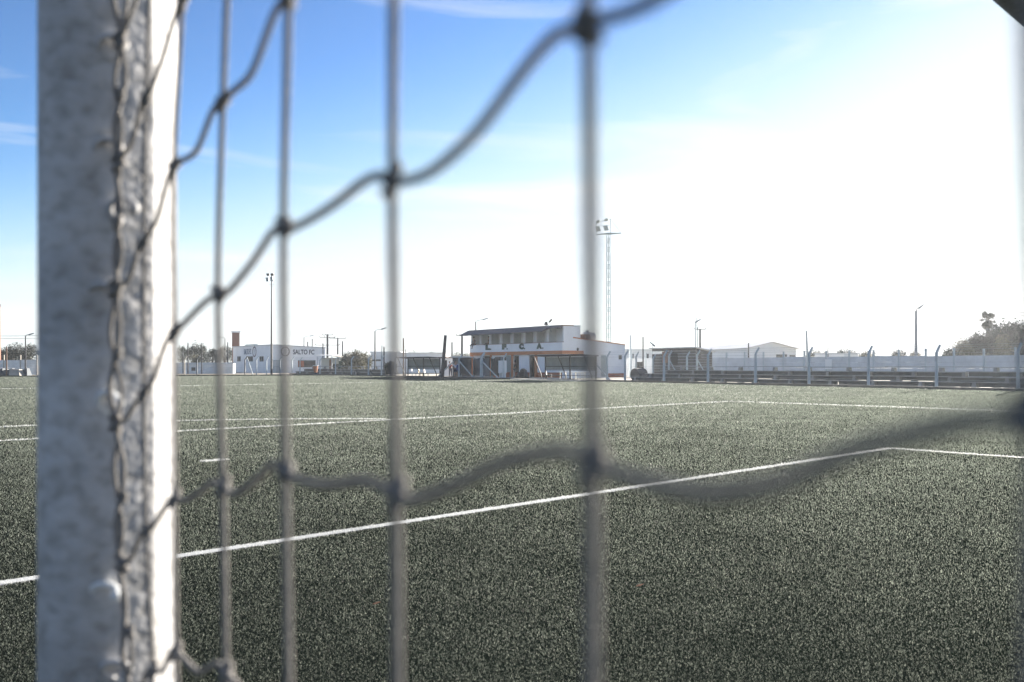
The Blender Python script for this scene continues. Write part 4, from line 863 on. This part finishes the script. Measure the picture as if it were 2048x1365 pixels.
o = MB().box(0, g_(679)-g_(665), 0, .4, 0, 1.5).box(.2, g_(678)-g_(665), -.05, -.002, .3, 1.2).build('green_hedge_box', M['leafd']); o.location = (gx(665, 133.5), 133.4, 0); tag(o, 'dark green low screen under the lean-to roof', 'screen')
# heap with tarp far left
o = MB(); random.seed(5)
for i in range(9):
    x_ = i*.62; s = random.uniform(.5, .95); o.hexa([(x_-.5,-.6,0),(x_+.5,-.6,0),(x_+.5,.6,0),(x_-.5,.6,0),(x_-.4,-.3,s*.7),(x_+.3,-.3,s),(x_+.3,.3,s),(x_-.4,.3,s*.8)])
o = o.build('timber_heap', M['wood']); o.location = (gx(-36, 112), 113, 0); tag(o, 'dark heap of boards at the foot of the far left wall', 'heap')
o = MB().hexa([(0,-.5,0),(1.35,-.5,0),(1.55,.8,0),(.1,.8,0),(-.25,.1,.85),(.95,.1,.8),(1.0,.7,.8),(-.2,.7,.85)]).build('leaning_pallet', M['tan']); o.location = (gx(22, 112), 112, 0); tag(o, 'tan slatted pallet leaning on the far left heap', 'pallet')
# far end fence
ff = thing('end_fence', 'sparse bent top posts along the far end of the pitch on the left', 'fence', (0, 0, 0))
for a, m_ in ((369, 'tan'), (394, 'wood'), (490, 'black'), (513, 'conc'), (533, 'conc'), (560, 'conc'), (584, 'conc')):
    Z = 124.5+.04*(a-400)*.4; p = at(a, 747, Z); mb = MB(); h_ = 2.6
    mb.beam((p.x,p.y,0),(p.x,p.y,h_-.5),.13); mb.beam((p.x,p.y,h_-.52),(p.x+.35,p.y,h_),.11); mb.build('post', M[m_], ff)
mb = MB().beam((*at(494,0,127).xy, 2.4), (*at(505,0,127).xy, 0), .12); mb.build('brace', M['conc'], ff)
for z in (1.0, 2.0): MB().tube([(gx(352, 124.5), 124.5, z), (gx(590, 126), 126, z)], .008, 4).build('wire', M['steel'], ff)

# ================================================================ vegetation
def leafcloud(cl, n_, size, seed, flat=1.0):
    r0 = np.random.default_rng(seed); per = max(20, n_//len(cl)); V = []
    for (cx, cy, cz, r_, rz2) in cl:
        d = r0.normal(size=(per, 3)); d /= np.linalg.norm(d, axis=1)[:, None]; rad_ = (r0.uniform(.25, 1, per)**.5)[:, None]*(1+.22*r0.normal(size=(per, 1)))
        V.append(np.array([cx, cy, cz])+d*rad_*np.array([r_, r_, rz2]))
    C = np.concatenate(V); m_ = len(C); a = r0.normal(size=(m_, 3)); a /= np.linalg.norm(a, axis=1)[:, None]; b = np.cross(a, r0.normal(size=(m_, 3))); b /= np.linalg.norm(b, axis=1)[:, None]
    s = size*r0.uniform(.5, 1.3, (m_, 1)); q = np.stack([C-a*s, C+b*s*.55, C+a*s, C-b*s*.55], 1)
    return q.reshape(-1, 3), [(4*i, 4*i+1, 4*i+2, 4*i+3) for i in range(m_)]
tid = [0]
G1 = 'trees beyond the right wall'
def tree(label, px_, wpx, ytop, Z, m='leafd', trunk=.35, n_=2600, name='tree', cat='tree', group=None, ncl=9, size=None):
    kd = 1.45 if group == G1 else 1.0
    tid[0] += 1; r0 = random.Random(tid[0]*13); x_ = gx(px_, Z); h_ = H+(HY-ytop)/F*Z; wd_ = wpx/F*Z/2
    t = thing(name, label, cat, (x_, Z, 0), 0, group); cl = []; base_ = h_*trunk
    for i in range(ncl):
        u = -1+2*(i+r0.random())/ncl; v = r0.uniform(0, 1)**.8; rz2 = (h_-base_)*r0.uniform(.13, .26)*kd; r_ = wd_*r0.uniform(.22, .42)*kd
        zc_ = base_+rz2+(h_-base_-2*rz2)*v*(1-.35*u*u); cl.append((u*(wd_-r_), r0.uniform(-.7, .7)*wd_, zc_, r_, rz2))
    for u, r_ in ((-.45, .42), (.0, .5), (.5, .42)): cl.append((u*wd_, r0.uniform(-.3, .3)*wd_, h_-(h_-base_)*(.24+.2*abs(u))*r0.uniform(.9, 1.2), wd_*r_, (h_-base_)*.22)); cl.append((u*wd_, 0, base_+(h_-base_)*.35, wd_*.5, (h_-base_)*.3))
    vs_, fs = leafcloud(cl, int(n_*1.9), size or max(.10, wd_*.060), tid[0]); mb = MB(); mb.v = [tuple(v) for v in vs_]; mb.f = fs; mb.build('crown', M[m], t)
    mb = MB().tube([(0,0,-.05),(wd_*.04,0,base_*.6),(wd_*-.03,0,base_*1.2),(0,0,h_*.8)], [h_*.028+.04, h_*.022+.03, h_*.016+.02, .03], 7)
    for c in cl[:6]: mb.tube([(0,0,base_*.9), (c[0]*.5, c[1]*.5, (base_+c[2])/2), (c[0], c[1], c[2])], [h_*.010+.02, h_*.007+.015, .015], 5)
    mb.build('trunk', M['bark'], t); return t
G1 = 'trees beyond the right wall'; G2 = 'distant trees beyond the ground'
tree('big dense tree at the right edge beyond the wall', 2020, 92, 638, 122, 'leafd', .12, 7000, group=G1, ncl=16)
tree('dense tree right of the palm and left of the big edge tree', 1988, 56, 658, 118, 'leafd', .10, 4500, group=G1, ncl=12)
tree('rounded tree beneath the palm', 1956, 56, 662, 120, 'leafd', .10, 5500, group=G1, ncl=12)
tree('brownish loose tree left of the palm', 1927, 50, 675, 116, 'leaft', .08, 4000, group=G1, ncl=12)
tree('low brownish bush at the left end of the right tree group', 1899, 34, 692, 114, 'leafm', .05, 2600, group=G1, ncl=9)
tree('brownish tree just right of the palm crown', 2003, 34, 664, 114, 'leaft', .10, 2500, group=G1, ncl=9)
tree('tall tree cut by the right frame edge', 2070, 60, 652, 120, 'leafd', .1, 4500, group=G1, ncl=10)
tree('small flat topped tree behind the small white house', 1693, 42, 696, 150, 'leafm', .3, 1600, group=G2)
tree('tan feathery bush left of the bent post on the right', 1738, 56, 701, 150, 'leaft', .1, 1600, 'bush', 'bush', G2)
tree('open spreading tree with visible branches left of the blue grey lamp', 1796, 36, 698, 140, 'leafd', .35, 1100, group=G2)
tree('small ragged tree touching the blue grey lamp post', 1829, 24, 701, 140, 'leaft', .2, 900, group=G2)
tree('low dark shrub right of the blue grey lamp', 1858, 52, 711.5, 150, 'leafd', .1, 900, 'bush', 'bush', G2)
tree('spiky bush right of the warehouse', 1632, 46, 698, 130, 'leafm', .1, 2200, 'bush', 'bush', G2)
tree('low shrub on the right flank of the spiky bush', 1668, 30, 709, 130, 'leafm', .1, 900, 'bush', 'bush', G2)
tree('eucalyptus tree with see-through crown right of the near post', 366, 34, 691, 190, 'leafm', .3, 1500, group=G2)
tree('taller eucalyptus tree among the thin poles', 393, 42, 683, 190, 'leafd', .25, 2200, group=G2)
tree('dark eucalyptus tree right of the thin poles', 425, 36, 697, 190, 'leafd', .25, 1800, group=G2)
tree('dark tree with domed crown left of the brown tower', 450, 34, 690, 190, 'leafd', .25, 1800, group=G2)
tree('pale low tree before the eucalyptus trees', 392, 36, 706, 160, 'leaft', .2, 1200, group=G2)
for i, (a, b, c, lab) in enumerate(((-12, 44, 690, 'dark tree cut by the left frame edge'), (14, 34, 692, 'dark tree behind the bare far left post'), (33, 38, 684, 'domed dark tree, tallest at the far left'), (58, 40, 686, 'dark tree between the far left lamp and the near post'))): tree(lab, a, b, c, 165, 'leafd', .2, 2600, group=G2, ncl=12)
tree('broad brownish bush with ragged top behind the left slab wall', 712, 44, 699, 128, 'leaft', .05, 3600, 'bush', 'bush', G2, 12)
tree('greener half of the broad bush behind the left slab wall', 698, 34, 703, 130, 'leafm', .05, 2400, 'bush', 'bush', G2, 10)
tree('pale wispy bush left of the street lamp', 733, 26, 702, 130, 'leaft', .05, 1200, 'bush', 'bush', G2, 8)
for i, (a, b, c, lab) in enumerate(((752, 34, 707, 'faint distant tree behind the long grey shed'), (775, 30, 706, 'faint distant tree beside the bright near cord'), (827, 34, 701, 'round distant tree above the left team shelter'), (812, 26, 706, 'small distant tree left of the round one'), (862, 36, 703, 'pale distant tree above the right half of the left shelter'), (884, 26, 707, 'small distant tree beside the leaning pole'), (912, 30, 703, 'distant tree between two dark poles left of the clubhouse'), (933, 26, 703, 'distant tree touching the clubhouse corner'), (639, 24, 700, 'small tree behind the porch house'))): tree(lab, a, b, c, 210, 'leafm', .2, 900, group=G2)
# ivy-dark bush behind the bright cord
tree('dark round bush behind the bright near cord', 781, 28, 722, 104, 'leafd', .02, 1500, 'bush', 'bush', None, 8)
# palm
Z = 126; px_ = 1975; h_ = H+(HY-640)/F*Z; t = thing('palm_tree', 'fan palm rising above the dense trees on the right', 'palm tree', (gx(px_, Z), Z, 0), 0)
MB().tube([(0,0,0),(.1,0,h_*.5),(0,0,h_)], [.34,.27,.24], 8).build('trunk', M['wood'], t); mb = MB(); r0 = random.Random(2)
for i in range(58):
    a = r0.uniform(0, 2*math.pi); el = r0.uniform(-1.35, 1.3); L = r0.uniform(.85, 1.3); d = Vector((math.cos(a)*math.cos(el), math.sin(a)*math.cos(el), math.sin(el)))
    c = Vector((0,0,h_))+d*L*.6; side = d.cross(Vector((0,0,1))).normalized(); nrm = side.cross(d)
    for k in range(9):
        f_ = (k-4)/4; tip = c+(d*math.cos(f_*1.25)+side*math.sin(f_*1.25))*L*.68-Vector((0,0,.10*abs(f_)+.12)); w2 = (side*math.cos(f_)-d*math.sin(f_))*.08
        mb.add([c-w2*.4, c+w2*.4, (c+tip)/2+w2, tip, (c+tip)/2-w2], [(0,1,2,3,4)])
    mb.beam(Vector((0,0,h_-.1)), c, .04)
mb.build('crown', M['leafd'], t)
# overhead wires at both edges
for i, (y0_, y1_, xa_, xb_, Z, lab) in enumerate(((672, 671.5, -40, 80, 118, 'upper overhead wire at the far left'), (677, 677, -40, 80, 118, 'lower overhead wire at the far left'), (627, 622, 1985, 2120, 100, 'upper overhead wire right of the palm'), (633, 629, 1985, 2120, 100, 'lower overhead wire right of the palm'))):
    a = at(xa_, y0_, Z); b = at(xb_, y1_, Z); o = MB().tube([a, a.lerp(b, .5)-Vector((0,0,.05)), b], .018, 4).build('overhead_wire', M['pole']); tag(o, lab, 'wire', 'overhead wires')

# ================================================================ haze: added volume that imitates lens glare towards the low sun
hm = bpy.data.materials.new('air'); hm.use_nodes = True; ht = hm.node_tree; ht.nodes.clear()
ho = nn(ht, 'ShaderNodeOutputMaterial'); pv = nn(ht, 'ShaderNodeVolumePrincipled'); pv.inputs['Density'].default_value = .00025; pv.inputs['Color'].default_value = (.92, .96, 1, 1); pv.inputs['Anisotropy'].default_value = .45
ht.links.new(pv.outputs[0], ho.inputs['Volume'])
tag(MB().box(-330, 330, -60, 330, -1.2, 24).build('haze', hm), kind='stuff')
